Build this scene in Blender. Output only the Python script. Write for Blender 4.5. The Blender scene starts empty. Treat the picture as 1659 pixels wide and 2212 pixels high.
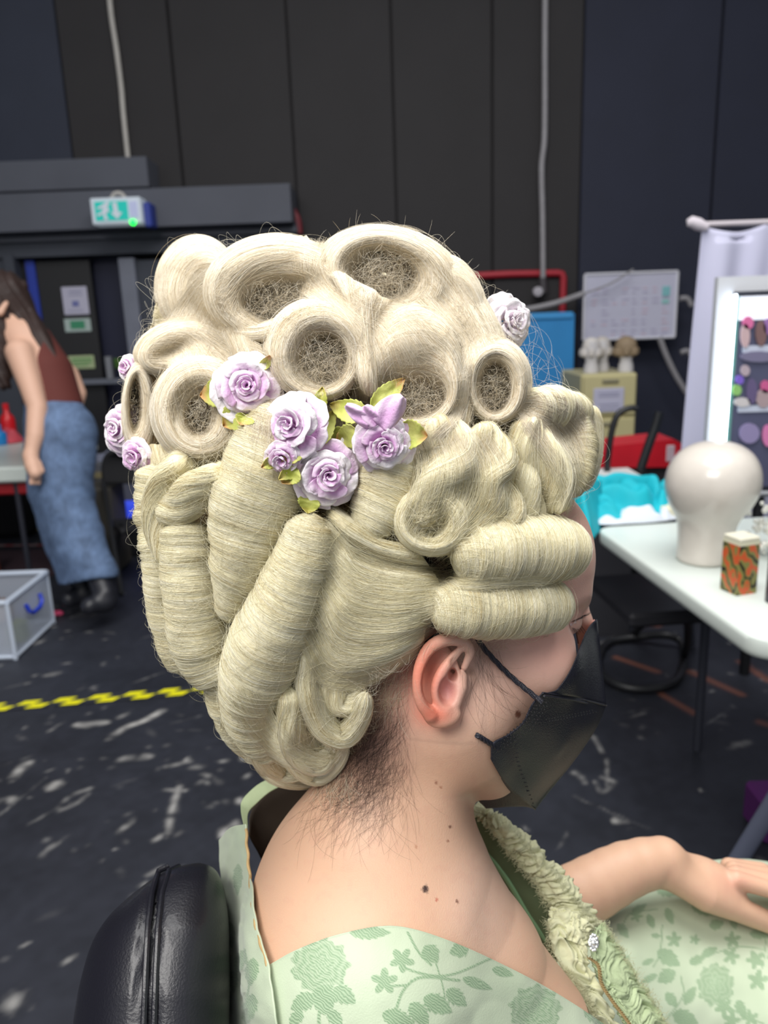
import bpy, math, random
import numpy as np
from math import sin, cos, pi, radians, sqrt
from mathutils import Vector, Matrix
random.seed(7)
RNG = np.random.default_rng(11)
SC = bpy.context.scene
COL = SC.collection
# ------------------------------------------------------------------ camera
FPX = 1660.0; IW, IH = 1659, 2212
PITCH = radians(14.0); ROLL = radians(2.1)
CAM = np.array([0.0, 0.0, 1.42])
r0 = np.array([1.0, 0, 0]); u0 = np.array([0, sin(PITCH), cos(PITCH)])
FWD = np.array([0, cos(PITCH), -sin(PITCH)])
RGT = cos(ROLL) * r0 - sin(ROLL) * u0
UPV = cos(ROLL) * u0 + sin(ROLL) * r0


def P(x, y, d):
    """point seen at photo pixel (x, y) at distance d along the view axis"""
    x = np.asarray(x, float); y = np.asarray(y, float); d = np.asarray(d, float)
    a = (x - IW / 2) / FPX * d; b = -(y - IH / 2) / FPX * d
    return CAM + d[..., None] * FWD + a[..., None] * RGT + b[..., None] * UPV


def PZ(x, y, z):
    v = P(x, y, 1.0) - CAM
    return CAM + v * ((z - CAM[2]) / v[2])


def PY(x, y, Y):
    v = P(x, y, 1.0) - CAM
    return CAM + v * ((Y - CAM[1]) / v[1])


def PX_(x, y, X):
    v = P(x, y, 1.0) - CAM
    return CAM + v * ((X - CAM[0]) / v[0])


cam_d = bpy.data.cameras.new('camera'); cam = bpy.data.objects.new('camera', cam_d)
COL.objects.link(cam); SC.camera = cam
M3 = Matrix((RGT, UPV, -FWD)).transposed()
cam.matrix_world = Matrix.Translation(Vector(CAM)) @ M3.to_4x4()
cam_d.sensor_fit = 'VERTICAL'; cam_d.sensor_height = 36.0; cam_d.sensor_width = 27.0
cam_d.lens = 36.0 * FPX / IH
cam_d.clip_start = 0.02
cam_d.dof.use_dof = True; cam_d.dof.focus_distance = 0.55; cam_d.dof.aperture_fstop = 7.0
SC.view_settings.view_transform = 'Standard'; SC.view_settings.look = 'None'
SC.view_settings.gamma = 1.0; SC.view_settings.use_curve_mapping = False


# ------------------------------------------------------------------ helpers
def lin(c):
    c = [v / 255.0 for v in c[:3]]
    return tuple([(v / 12.92 if v <= 0.04045 else ((v + 0.055) / 1.055) ** 2.4) for v in c] + [1.0])


def mat(name, color, rough=0.6, metal=0.0, bump=0.0, bscale=40, vary=0.0, vscale=8, coat=0.0, emit=None, estr=0, sss=0.0, spec=None, sheen=0.0, trans=0.0, alpha=1.0):
    m = bpy.data.materials.new(name); m.use_nodes = True
    nt = m.node_tree; b = nt.nodes['Principled BSDF']
    b.inputs['Base Color'].default_value = lin(color)
    b.inputs['Roughness'].default_value = rough; b.inputs['Metallic'].default_value = metal
    b.inputs['Coat Weight'].default_value = coat
    b.inputs['Sheen Weight'].default_value = sheen
    b.inputs['Transmission Weight'].default_value = trans
    b.inputs['Alpha'].default_value = alpha
    if spec is not None: b.inputs['Specular IOR Level'].default_value = spec
    if sss: 
        b.inputs['Subsurface Weight'].default_value = sss; b.inputs['Subsurface Radius'].default_value = (0.012, 0.005, 0.003)
        b.inputs['Subsurface Scale'].default_value = 0.6
    if emit: b.inputs['Emission Color'].default_value = lin(emit); b.inputs['Emission Strength'].default_value = estr
    tc = nt.nodes.new('ShaderNodeTexCoord')
    n = nt.nodes.new('ShaderNodeTexNoise'); n.inputs['Scale'].default_value = vscale; n.inputs['Detail'].default_value = 5
    nt.links.new(tc.outputs['Object'], n.inputs['Vector'])
    mx = nt.nodes.new('ShaderNodeMix'); mx.data_type = 'RGBA'
    c = lin(color); k = vary
    mx.inputs[6].default_value = (c[0] * (1 - k), c[1] * (1 - k), c[2] * (1 - k), 1)
    mx.inputs[7].default_value = (min(1, c[0] * (1 + k)), min(1, c[1] * (1 + k)), min(1, c[2] * (1 + k)), 1)
    nt.links.new(n.outputs['Fac'], mx.inputs[0]); nt.links.new(mx.outputs[2], b.inputs['Base Color'])
    if bump:
        n2 = nt.nodes.new('ShaderNodeTexNoise'); n2.inputs['Scale'].default_value = bscale; n2.inputs['Detail'].default_value = 4
        nt.links.new(tc.outputs['Object'], n2.inputs['Vector'])
        bp = nt.nodes.new('ShaderNodeBump'); bp.inputs['Strength'].default_value = bump; bp.inputs['Distance'].default_value = 0.002
        nt.links.new(n2.outputs['Fac'], bp.inputs['Height']); nt.links.new(bp.outputs['Normal'], b.inputs['Normal'])
    return m


def attr_mat(name, attr='col', rough=0.6, **kw):
    """material whose base colour comes from a colour attribute of the mesh"""
    m = mat(name, (200, 200, 200), rough, **kw)
    nt = m.node_tree; b = nt.nodes['Principled BSDF']
    a = nt.nodes.new('ShaderNodeAttribute'); a.attribute_name = attr
    nt.links.new(a.outputs['Color'], b.inputs['Base Color'])
    return m


def origin_of(o):
    v = np.zeros(3)
    while o is not None:
        v += np.array(o.location); o = o.parent
    return v


def set_tag(o, label=None, cat=None, group=None, kind=None):
    if label: o['label'] = label
    if cat: o['category'] = cat
    if group: o['group'] = group
    if kind: o['kind'] = kind
    return o


def thing(name, loc, label, cat, group=None):
    o = bpy.data.objects.new(name, None); COL.objects.link(o)
    o.location = [float(v) for v in loc]; o.empty_display_size = 0.05
    return set_tag(o, label, cat, group)


def mesh_ob(name, V, Fc, m, parent=None, smooth=True, col=None, loc=None, attr='col'):
    """V: n x 3 world points, Fc: quads/tris array or list of tuples"""
    V = np.asarray(V, float).reshape(-1, 3)
    me = bpy.data.meshes.new(name)
    o = bpy.data.objects.new(name, me); COL.objects.link(o)
    if parent is not None:
        o.parent = parent; off = origin_of(parent)
    else:
        if loc is None:
            loc = np.array([(V[:, 0].min() + V[:, 0].max()) / 2, (V[:, 1].min() + V[:, 1].max()) / 2, V[:, 2].min()])
        o.location = [float(v) for v in loc]; off = np.array(o.location)
    V = V - off
    if isinstance(Fc, np.ndarray):
        n, k = Fc.shape
        me.vertices.add(len(V)); me.vertices.foreach_set('co', V.astype(np.float32).ravel())
        me.loops.add(n * k); me.loops.foreach_set('vertex_index', Fc.astype(np.int32).ravel())
        me.polygons.add(n); me.polygons.foreach_set('loop_start', np.arange(0, n * k, k, dtype=np.int32))
        me.polygons.foreach_set('loop_total', np.full(n, k, np.int32))
        me.update(calc_edges=True)
    else:
        me.from_pydata([tuple(v) for v in V], [], [tuple(int(i) for i in f) for f in Fc]); me.update()
    if smooth: me.polygons.foreach_set('use_smooth', np.ones(len(me.polygons), bool))
    if col is not None:
        a = me.color_attributes.new(attr, 'FLOAT_COLOR', 'POINT')
        c = np.ones((len(V), 4), np.float32); col = np.asarray(col, np.float32); c[:, :col.shape[1]] = col
        a.data.foreach_set('color', c.ravel())
    if m is not None: me.materials.append(m)
    return o


class MB:
    """collects simple shapes into one mesh"""
    def __init__(s): s.V = []; s.F = []; s.n = 0

    def add(s, V, Fc):
        V = np.asarray(V, float).reshape(-1, 3)
        s.V.append(V); s.F += [tuple(int(i) + s.n for i in f) for f in Fc]; s.n += len(V); return s

    def obox(s, c, ax, ay, az, bev=0.0):
        """box from centre and three half-axis vectors, edges chamfered"""
        c = np.asarray(c, float); A = [np.asarray(v, float) for v in (ax, ay, az)]
        L = [np.linalg.norm(v) for v in A]
        if bev <= 0:
            V = [c + sx * A[0] + sy * A[1] + sz * A[2] for sx in (-1, 1) for sy in (-1, 1) for sz in (-1, 1)]
            return s.add(V, [(0, 1, 3, 2), (4, 6, 7, 5), (0, 4, 5, 1), (2, 3, 7, 6), (0, 2, 6, 4), (1, 5, 7, 3)])
        t = [max(0.0, 1 - bev / max(l, 1e-6)) for l in L]
        V = []; idx = {}
        for sx in (-1, 1):
            for sy in (-1, 1):
                for sz in (-1, 1):
                    for k in range(3):
                        f = [t[0], t[1], t[2]]; f[k] = 1.0
                        idx[(sx, sy, sz, k)] = len(V)
                        V.append(c + sx * f[0] * A[0] + sy * f[1] * A[1] + sz * f[2] * A[2])
        Fs = []
        for k in range(3):
            for sg in (-1, 1):
                o = [j for j in range(3) if j != k]
                q = []
                for (p1, p2) in ((-1, -1), (1, -1), (1, 1), (-1, 1)):
                    key = [0, 0, 0]; key[k] = sg; key[o[0]] = p1; key[o[1]] = p2
                    q.append(idx[(key[0], key[1], key[2], k)])
                Fs.append(q)
        for k in range(3):
            o = [j for j in range(3) if j != k]
            for p1 in (-1, 1):
                for p2 in (-1, 1):
                    q = []
                    for (sg, face) in ((-1, o[0]), (1, o[0]), (1, o[1]), (-1, o[1])):
                        key = [0, 0, 0]; key[k] = sg; key[o[0]] = p1; key[o[1]] = p2
                        q.append(idx[(key[0], key[1], key[2], face)])
                    Fs.append(q)
        for sx in (-1, 1):
            for sy in (-1, 1):
                for sz in (-1, 1):
                    Fs.append([idx[(sx, sy, sz, k)] for k in range(3)])
        return s.add(V, Fs)

    def box(s, lo, hi, bev=0.0):
        lo = np.asarray(lo, float); hi = np.asarray(hi, float); c = (lo + hi) / 2; h = (hi - lo) / 2
        return s.obox(c, (h[0], 0, 0), (0, h[1], 0), (0, 0, h[2]), bev)

    def tube(s, pts, r, n=10, cap=True):
        V, Fs = tube_mesh(pts, r, n, cap); return s.add(V, Fs)

    def prism(s, poly, n, t):
        """extrude a 3D polygon along n by t, both ways half"""
        poly = np.asarray(poly, float); n = np.asarray(n, float); n = n / np.linalg.norm(n); k = len(poly)
        V = np.concatenate([poly - n * t / 2, poly + n * t / 2])
        Fs = [tuple(range(k))[::-1], tuple(range(k, 2 * k))] + [(i, (i + 1) % k, (i + 1) % k + k, i + k) for i in range(k)]
        return s.add(V, Fs)

    def lathe(s, c, prof, n=24, axis=(0, 0, 1), sx=1, sy=1):
        c = np.asarray(c, float); a = np.asarray(axis, float); a = a / np.linalg.norm(a)
        e1 = np.cross(a, [0, 1, 0.01]); e1 /= np.linalg.norm(e1); e2 = np.cross(a, e1)
        V = []
        for r, z in prof:
            for i in range(n):
                t = 2 * pi * i / n; V.append(c + a * z + e1 * r * cos(t) * sx + e2 * r * sin(t) * sy)
        k = len(prof); Fs = [(j * n + i, j * n + (i + 1) % n, (j + 1) * n + (i + 1) % n, (j + 1) * n + i) for j in range(k - 1) for i in range(n)]
        Fs += [tuple(range(n))[::-1], tuple((k - 1) * n + i for i in range(n))]
        return s.add(V, Fs)

    def build(s, name, m, parent=None, smooth=False, loc=None):
        o = mesh_ob(name, np.concatenate(s.V), s.F, m, parent, smooth, loc=loc)
        if smooth:
            try: o.data.set_sharp_from_angle(angle=radians(40))
            except Exception: pass
        return o


def cr(pts, n):
    """Catmull-Rom resample of rows (any dims) to n samples by chord length"""
    p = np.asarray(pts, float); k = len(p)
    if k == 2: return p[0] + (p[1] - p[0]) * np.linspace(0, 1, n)[:, None]
    d = np.sqrt(((p[1:] - p[:-1]) ** 2).sum(1)) + 1e-9; T = np.concatenate([[0], np.cumsum(d)])
    m = np.zeros_like(p)
    m[1:-1] = (p[2:] - p[:-2]) / (T[2:] - T[:-2])[:, None]
    m[0] = (p[1] - p[0]) / d[0]; m[-1] = (p[-1] - p[-2]) / d[-1]
    t = np.linspace(0, T[-1], n); i = np.clip(np.searchsorted(T, t, 'right') - 1, 0, k - 2)
    h = d[i]; s = ((t - T[i]) / h)[:, None]; h = h[:, None]
    return (2 * s**3 - 3 * s**2 + 1) * p[i] + (s**3 - 2 * s**2 + s) * h * m[i] + (-2 * s**3 + 3 * s**2) * p[i + 1] + (s**3 - s**2) * h * m[i + 1]


def frames(p):
    """tangent + parallel transported normals"""
    t = np.gradient(p, axis=0); t /= np.linalg.norm(t, axis=1)[:, None] + 1e-12
    n = np.zeros_like(p); a = np.array([0, 0, 1.0]) if abs(t[0][2]) < .9 else np.array([1.0, 0, 0])
    v = np.cross(t[0], a); v /= np.linalg.norm(v); n[0] = v
    for i in range(1, len(p)):
        v = v - t[i] * v.dot(t[i]); v /= np.linalg.norm(v) + 1e-12; n[i] = v
    return t, n, np.cross(t, n)


def tube_mesh(pts, r, n=10, cap=True):
    p = np.asarray(pts, float); k = len(p); r = np.broadcast_to(np.asarray(r, float), (k,))
    t, a, b = frames(p); th = np.arange(n) * 2 * pi / n
    V = p[:, None] + r[:, None, None] * (np.cos(th)[None, :, None] * a[:, None] + np.sin(th)[None, :, None] * b[:, None])
    Fs = [(j * n + i, j * n + (i + 1) % n, (j + 1) * n + (i + 1) % n, (j + 1) * n + i) for j in range(k - 1) for i in range(n)]
    if cap: Fs += [tuple(range(n))[::-1], tuple((k - 1) * n + i for i in range(n))]
    return V.reshape(-1, 3), Fs


def grid_faces(nu, nv, wrapu=False, off=0):
    i = np.arange(nu if wrapu else nu - 1); j = np.arange(nv - 1)
    I, J = np.meshgrid(i, j, indexing='ij'); I2 = (I + 1) % nu
    return np.stack([I * nv + J, I2 * nv + J, I2 * nv + J + 1, I * nv + J + 1], -1).reshape(-1, 4) + off


def _h(i, j, s):
    x = (i * 374761393 + j * 668265263 + s * 982451653) & 0x7fffffff
    x = ((x ^ (x >> 13)) * 1274126177) & 0x7fffffff
    return ((x ^ (x >> 16)) & 0xffff) / 65535.0


def vnoise(x, y, s=0):
    """smooth value noise in -1..1"""
    x = np.asarray(x, float); y = np.asarray(y, float) + 0 * x; x = x + 0 * y
    i = np.floor(x).astype(np.int64); j = np.floor(y).astype(np.int64); a = x - i; b = y - j
    a = a * a * (3 - 2 * a); b = b * b * (3 - 2 * b)
    return ((_h(i, j, s) * (1 - a) + _h(i + 1, j, s) * a) * (1 - b) + (_h(i, j + 1, s) * (1 - a) + _h(i + 1, j + 1, s) * a) * b) * 2 - 1


def sstep(a, b, x):
    t = np.clip((x - a) / (b - a), 0, 1); return t * t * (3 - 2 * t)
# ================================================================== PERSON (root) + WIG
person = thing('person', P(850, 2100, 0.62) * [1, 1, 0] + [0, 0, 0.45],
               'seated person in pale green gown, tall cream curled wig and black face mask, turned away', 'person')


def hair_mat(name='wig_hair'):
    m = bpy.data.materials.new(name); m.use_nodes = True; nt = m.node_tree; b = nt.nodes['Principled BSDF']
    a = nt.nodes.new('ShaderNodeAttribute'); a.attribute_name = 'hc'
    sp = nt.nodes.new('ShaderNodeSeparateColor'); nt.links.new(a.outputs['Color'], sp.inputs[0])
    def ramp(cs):
        r = nt.nodes.new('ShaderNodeValToRGB'); e = r.color_ramp.elements
        e[0].position = 0; e[0].color = lin(cs[0]); e[1].position = 1; e[1].color = lin(cs[2])
        q = e.new(0.45); q.color = lin(cs[1]); nt.links.new(sp.outputs[0], r.inputs[0]); return r
    cool = ramp([(200, 182, 132), (243, 236, 199), (252, 248, 228)])
    warm = ramp([(208, 186, 150), (237, 225, 201), (250, 243, 230)])
    mx = nt.nodes.new('ShaderNodeMix'); mx.data_type = 'RGBA'
    nt.links.new(sp.outputs[1], mx.inputs[0]); nt.links.new(cool.outputs[0], mx.inputs[6]); nt.links.new(warm.outputs[0], mx.inputs[7])
    nt.links.new(mx.outputs[2], b.inputs['Base Color'])
    b.inputs['Roughness'].default_value = 0.42; b.inputs['Specular IOR Level'].default_value = 0.35
    return m


HM = hair_mat()


def hull(x, y):
    r2 = ((np.asarray(x, float) - 775) / 505.0) ** 2 + ((np.asarray(y, float) - 1085) / 600.0) ** 2
    return 0.665 - 0.135 * np.sqrt(np.clip(1 - r2, 0, 1))


def surf_normals(f, u, v, e=1e-3):
    pu = f(u + e, v) - f(u - e, v); pv = f(u, v + e) - f(u, v - e)
    n = np.cross(pu, pv); n /= np.linalg.norm(n, axis=-1)[..., None] + 1e-12
    return n


def groove(gu, gv, big, seed, wl=0.008):
    """height of combed hair: gu = metres across the strands, gv = metres along"""
    d = big * (vnoise(gu / wl + .35 * vnoise(gv / .03, seed), gv / .06, seed)
               + .45 * vnoise(gu / (wl * .4), gv / .04, seed + 1) + .22 * vnoise(gu / (wl * .16), gv / .03, seed + 2))
    return d


def make_lock(f, across, along, flip, nstr, seed, warm, big=.0009, strand_len=(.35, .9), slope=0.0, width=.00008, wrapv=False,
              ur=(0, 1), vr=(0, 1), npts=15, res=.0011, frizz=.0004, wl=.008, lift=.0012, lump=.0028, facing=1):
    """f(u,v)->world; strands run along v. across/along: size in metres of the u/v ranges. returns V, F, hc"""
    rs = np.random.default_rng(seed)
    nu = int(np.clip(across / res, 24, 260)); nv = int(np.clip(along / (res * 2.2), 16, 260))
    U, Vv = np.meshgrid(np.linspace(ur[0], ur[1], nu), np.linspace(vr[0], vr[1], nv), indexing='ij')
    um = np.array([(ur[0] + ur[1]) / 2 if not wrapv else .5]); vm = np.array([.5])
    flip = 1 if (surf_normals(f, um, vm) * (CAM - f(um, vm))).sum() * facing > 0 else -1
    f0 = f
    def f(u, v):
        # slow, lumpy swelling so no curl is a perfect solid
        p = f0(u, v); q = p / .022
        k = lump * (vnoise(q[..., 0] + q[..., 1] * .6, q[..., 2] + q[..., 1] * .5, seed + 9))
        return p + (CAM - p) / .6 * k[..., None]
    S = f(U, Vv); N = surf_normals(f, U, Vv) * flip
    gu = (U - slope * Vv) * across; gv = Vv * along
    G = groove(gu, gv, big, seed, wl)
    B = S + N * G[..., None]
    V = [B.reshape(-1, 3)]; Fa = [grid_faces(nu, nv)]
    tone = np.clip(.45 + .25 * vnoise(gu / .0016, gv / .03, seed + 5) + .25 * vnoise(gu / .006, gv / .05, seed + 6), 0, 1)
    C = [np.stack([tone, np.full_like(tone, warm), tone * 0], -1).reshape(-1, 3)]
    LASTB[0] = len(Fa[0])
    # strands
    n = nstr; L = rs.uniform(strand_len[0], strand_len[1], n)
    c0 = rs.uniform(vr[0] - .25 * (vr[1] - vr[0]), vr[1] - .1, n) if not wrapv else rs.uniform(vr[0], vr[1], n)
    a0 = c0; a1 = c0 + L * (vr[1] - vr[0])
    if not wrapv: a0 = np.clip(a0, vr[0], vr[1]); a1 = np.clip(a1, vr[0], vr[1])
    s = np.linspace(0, 1, npts)[None]
    vv = a0[:, None] + (a1 - a0)[:, None] * s
    ub = rs.uniform(ur[0] - .02, ur[1] + .02, n)[:, None]
    mid = (vr[0] + vr[1]) / 2
    uu = ub + slope * (vv - mid) + (rs.normal(0, 1, (n, 1)) * (s - .5) * .0035 + rs.normal(0, .0007, (n, 1)) * np.sin(s * rs.uniform(3, 9, (n, 1)) + rs.uniform(0, 6, (n, 1)))) / across
    uu = np.clip(uu, ur[0], ur[1])
    Sp = f(uu, vv); Np = surf_normals(f, uu, vv) * flip
    h = groove((uu - slope * vv) * across, vv * along, big, seed, wl)
    lf = np.abs(rs.normal(0, frizz, (n, 1))) * (.4 + .6 * np.sin(s * pi)) + rs.uniform(-.0001, .0004, (n, 1))
    stray = (rs.random((n, 1)) < .03) * lift * np.abs(rs.normal(0, 1.6, (n, 1))) * np.sin(s * pi * rs.uniform(.6, 1.2, (n, 1)))
    Q = Sp + Np * (h + lf + stray)[..., None]
    T = np.gradient(Q, axis=1); T /= np.linalg.norm(T, axis=-1)[..., None] + 1e-12
    Bn = np.cross(T, Np); Bn /= np.linalg.norm(Bn, axis=-1)[..., None] + 1e-12
    w = (rs.uniform(.6, 1.35, (n, 1)) * width) * np.clip(np.minimum(s, 1 - s) * 8 + .25, 0, 1)
    w = w[..., None]
    tilt = rs.normal(0, .5, (n, 1, 1)); Nt = Np + Bn * tilt
    X = np.stack([Q - Bn * w - Nt * w * .3, Q + Nt * w * .9, Q + Bn * w - Nt * w * .3], 2)   # n,npts,3,3
    V.append(X.reshape(-1, 3))
    i = np.arange(n)[:, None, None]; j = np.arange(npts - 1)[None, :, None]; k = np.arange(2)[None, None]
    b = (i * npts + j) * 3 + k
    Fa.append((np.stack([b, b + 1, b + 4, b + 3], -1).reshape(-1, 4)) + len(V[0]))
    tn = np.clip(.52 + rs.normal(0, .26, (n, 1)) + .2 * vnoise(gu.min() + uu / 1 * across / .006, vv * along / .05, seed + 6) , 0, 1)
    tn = tn[..., None] + np.zeros((1, 1, 3))
    wm = np.clip(warm + rs.normal(0, .12, (n, 1, 1)), 0, 1) + np.zeros_like(tn)
    C.append(np.stack([tn, wm, tn * 0], -1).reshape(-1, 3))
    return np.concatenate(V), np.concatenate(Fa), np.concatenate(C)


DENS = 1.35
LASTB = [0]


# --- tubes : hair wound around an axis ------------------------------
def tube_surf(ax, warm, off=0.0, along_axis=False, twist=0.0, ridge=0.0, nr=2):
    A = cr([(x, y, r) for x, y, r, *o in ax], 60)
    offs = cr([(x, y, (o[0] if o else 0.0) * 1000) for x, y, r, *o in ax], 60)[:, 2] / 1000
    d = hull(A[:, 0], A[:, 1]) + off + offs
    k = np.ones(9) / 9; d = np.convolve(np.pad(d, 4, mode='edge'), k, 'valid')
    C = P(A[:, 0], A[:, 1], d); R = A[:, 2] * d / FPX
    t = np.gradient(C, axis=0); t /= np.linalg.norm(t, axis=1)[:, None]
    tow = CAM - C; tow /= np.linalg.norm(tow, axis=1)[:, None]
    n = tow - t * (tow * t).sum(1)[:, None]; n /= np.linalg.norm(n, axis=1)[:, None]
    b = np.cross(t, n)
    L = np.linalg.norm(np.diff(C, axis=0), axis=1).sum()
    g = np.linspace(0, 1, 60)
    def I(arr, u):
        return np.stack([np.interp(u, g, arr[:, k]) for k in range(3)], -1)
    def base(sax, phi):
        sax = np.clip(sax, 0, 1)
        c = I(C, sax); nn = I(n, sax); bb = I(b, sax); r = np.interp(sax, g, R)
        endr = np.sqrt(np.clip(1 - np.clip(1 - np.minimum(sax, 1 - sax) / .06, 0, 1) ** 2, .02, 1))
        r = r * endr * (1 + ridge * np.cos(nr * (phi - twist * sax * 2 * pi)))
        return c + r[..., None] * (np.cos(phi)[..., None] * nn + np.sin(phi)[..., None] * bb)
    return base, L, R.mean()


TUBE_PARTS = []


def tube_lock(ax, warm=0.1, off=0.0, dens=1.0, pitch=0.06, seed=1, big=.0013, **kw):
    base, L, R = tube_surf(ax, warm, off)
    f = lambda u, v: base(u, (v - .5) * 2 * pi * 1.0)      # v: angle turn, u: axis
    area = L * R * 2 * pi
    n = int(area / .0002 * 32 * dens * DENS)
    return make_lock(f, L, 2 * pi * R, 1, n, seed, warm, big=big, slope=pitch * 2 * pi * R / L, strand_len=(.3, .8), **kw)


def rope_lock(ax, warm=0.1, off=0.0, dens=1.0, turns=0.7, seed=1, ridge=.22, nr=2, big=.0011, **kw):
    base, L, R = tube_surf(ax, warm, off, ridge=ridge, twist=turns, nr=nr)
    f = lambda u, v: base(v, (u - .5) * 2 * pi + turns * 2 * pi * (v - .5))
    n = int(L * R * 2 * pi / .0002 * 26 * dens * DENS)
    return make_lock(f, 2 * pi * R, L, -1, n, seed, warm, big=big, strand_len=(.35, .95), wl=.006, **kw)


def roll_surf(o, h, off=0.0, dout=.035, din=.03, rot=0.0, rise=0.0, tilt=(0, 0), spiral=0.0, sp_n=2.0):
    xo, yo, ao, bo = o; xh, yh, ah, bh = h
    dc = float(hull(xo, yo)) + off
    cr_, sr_ = cos(rot), sin(rot)
    def f(t, v):
        th = v * 2 * pi
        al = t * pi
        rho = (1 - np.cos(np.clip(al, 0, pi))) / 2
        back = np.clip(al - pi, 0, 9)
        ex = np.cos(th); ey = np.sin(th)
        ox = ao * ex; oy = bo * ey; hx = ah * ex; hy = bh * ey
        shr = np.cos(np.clip(back * .85, 0, pi / 2)) ** .7
        X = xo + (ox * cr_ - oy * sr_) * (1 - rho) + rho * ((xh - xo) + (hx * cr_ - hy * sr_) * shr)
        Y = yo + (ox * sr_ + oy * cr_) * (1 - rho) + rho * ((yh - yo) + (hx * sr_ + hy * cr_) * shr)
        hgt = np.sin(np.clip(al, 0, pi))
        wid = 1 - hgt
        D = dc + wid * np.where(al < pi / 2, dout, din) + back * .02
        D = D + (X - xo) * tilt[0] + (Y - yo) * tilt[1]
        if spiral:
            ph = t * sp_n - v
            D = D + spiral * (np.abs(((ph % 1) - .5)) * 2) ** 1.5 * sstep(.35, .6, t)
        return P(X, Y, D)
    wpx = ((ao - ah) + (bo - bh)) / 2
    scale = dc / FPX
    across = (wpx * scale) ** 1 + dout * .7 + din * .7
    along = 2 * pi * ((ao + bo) / 2 * .6 + (ah + bh) / 2 * .4) * scale
    return f, across, along, scale


def roll_lock(o, h, warm=.9, off=0.0, dens=1.0, slope=-.12, seed=1, big=.0010, dout=.035, din=.03, rot=0.0, tilt=(0, 0), spiral=0.0, sp_n=2.0, **kw):
    f, across, along, scale = roll_surf(o, h, off, dout, din, rot, 0, tilt, spiral, sp_n)
    n = int(across * along / .0002 * 30 * dens * DENS)
    return make_lock(f, across, along, -1, n, seed, warm, big=big, slope=slope, strand_len=(.15, .6), ur=(-.12, 1.58), wrapv=True, npts=18, **kw)


# --- sheets : strands follow guide lines ----------------------------
def sheet_lock(guides, warm=.1, off=0.0, dens=1.0, seed=1, bulge=0.0, big=.0009, flip=1, sink=.014, **kw):
    ns = 40
    Gd = []
    for g in guides:
        a = cr([(x, y, (o[0] if o else 0.0) * 1000) for x, y, *o in g], ns)
        Gd.append(np.stack([a[:, 0], a[:, 1], a[:, 2] / 1000], 1))
    Gd = np.array(Gd)                                   # ng,ns,3
    K = 60
    R = np.stack([cr(Gd[:, j], K) for j in range(ns)], 1)  # K,ns,3
    uu = np.linspace(0, 1, K)[:, None]
    D = hull(R[..., 0], R[..., 1]) + off + R[..., 2] - bulge * np.sin(uu * pi) + sink * np.abs(2 * uu - 1) ** 4 + sink * np.abs(2 * np.linspace(0, 1, ns)[None] - 1) ** 6
    W = P(R[..., 0], R[..., 1], D)
    gu = np.linspace(0, 1, K); gv = np.linspace(0, 1, ns)
    def f(u, v):
        x = np.clip(u, 0, 1) * (K - 1); y = np.clip(v, 0, 1) * (ns - 1)
        i = np.clip(np.floor(x).astype(int), 0, K - 2); j = np.clip(np.floor(y).astype(int), 0, ns - 2)
        a = (x - i)[..., None]; b = (y - j)[..., None]
        # extrapolating slightly keeps normals defined at the rims
        return (W[i, j] * (1 - a) + W[i + 1, j] * a) * (1 - b) + (W[i, j + 1] * (1 - a) + W[i + 1, j + 1] * a) * b
    across = np.linalg.norm(np.diff(W[:, ns // 2], axis=0), axis=1).sum(); along = np.linalg.norm(np.diff(W[K // 2], axis=0), axis=1).sum()
    # orientation towards the viewer
    n = surf_normals(f, np.array([.5]), np.array([.5]))[0]; fl = 1 if n.dot(CAM - W[K // 2, ns // 2]) > 0 else -1
    return make_lock(f, across, along, fl, int(across * along / .0002 * 30 * dens * DENS), seed, warm, big=big,
                     ur=(.004, .996), vr=(.004, .996), **kw)


# --- the wig foundation ----------------------------------------------
OUT = [(330, 700), (350, 620), (395, 565), (470, 545), (600, 540), (700, 540), (800, 525), (880, 545), (960, 570), (1020, 620), (1060, 700), (1110, 790), (1140, 870), (1200, 860),
       (1250, 890), (1275, 950), (1265, 1020), (1225, 1080), (1215, 1140), (1215, 1200), (1195, 1280), (1160, 1340), (1060, 1365), (960, 1365), (880, 1420), (790, 1470), (770, 1540), (720, 1610),
       (640, 1640), (570, 1600), (510, 1520), (440, 1450), (385, 1400), (350, 1320), (335, 1200), (318, 1100), (310, 1000), (290, 950), (290, 850), (300, 780)]
oc = np.array([770, 1010.])
o2 = cr(OUT + [OUT[0]], 121)[:-1]
lv = np.linspace(0, 1, 26)
Vh = []
for k in lv:                                           # front
    q = oc + (o2 - oc) * np.sin(k * pi / 2)
    D = .715 + (hull(q[:, 0], q[:, 1]) + .065 - .715) * np.cos(k * pi / 2) ** .6
    Vh.append(P(q[:, 0], q[:, 1], D))
for k in lv[::-1][1:]:
    q = oc + (o2 - oc) * np.sin(k * pi / 2)
    Vh.append(P(q[:, 0], q[:, 1], .715 + .105 * np.cos(k * pi / 2)))
Vh = np.array(Vh)
nl = len(Vh)
Fh = grid_faces(nl, 120); Fh = np.concatenate([Fh, np.stack([np.arange(nl - 1) * 120 + 119, (np.arange(nl - 1) + 1) * 120 + 119, (np.arange(nl - 1) + 1) * 120, np.arange(nl - 1) * 120], -1)])
qx = np.array([cr([(0, 0, 0)], 1)]) if False else None
pxy = []
for k in list(lv) + list(lv[::-1][1:]):
    pxy.append(oc + (o2 - oc) * np.sin(k * pi / 2))
pxy = np.array(pxy).reshape(-1, 2)
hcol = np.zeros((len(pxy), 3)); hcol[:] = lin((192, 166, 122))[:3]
hcol[26 * 120:] = lin((222, 208, 166))[:3]; dk = np.zeros(len(pxy))
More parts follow.
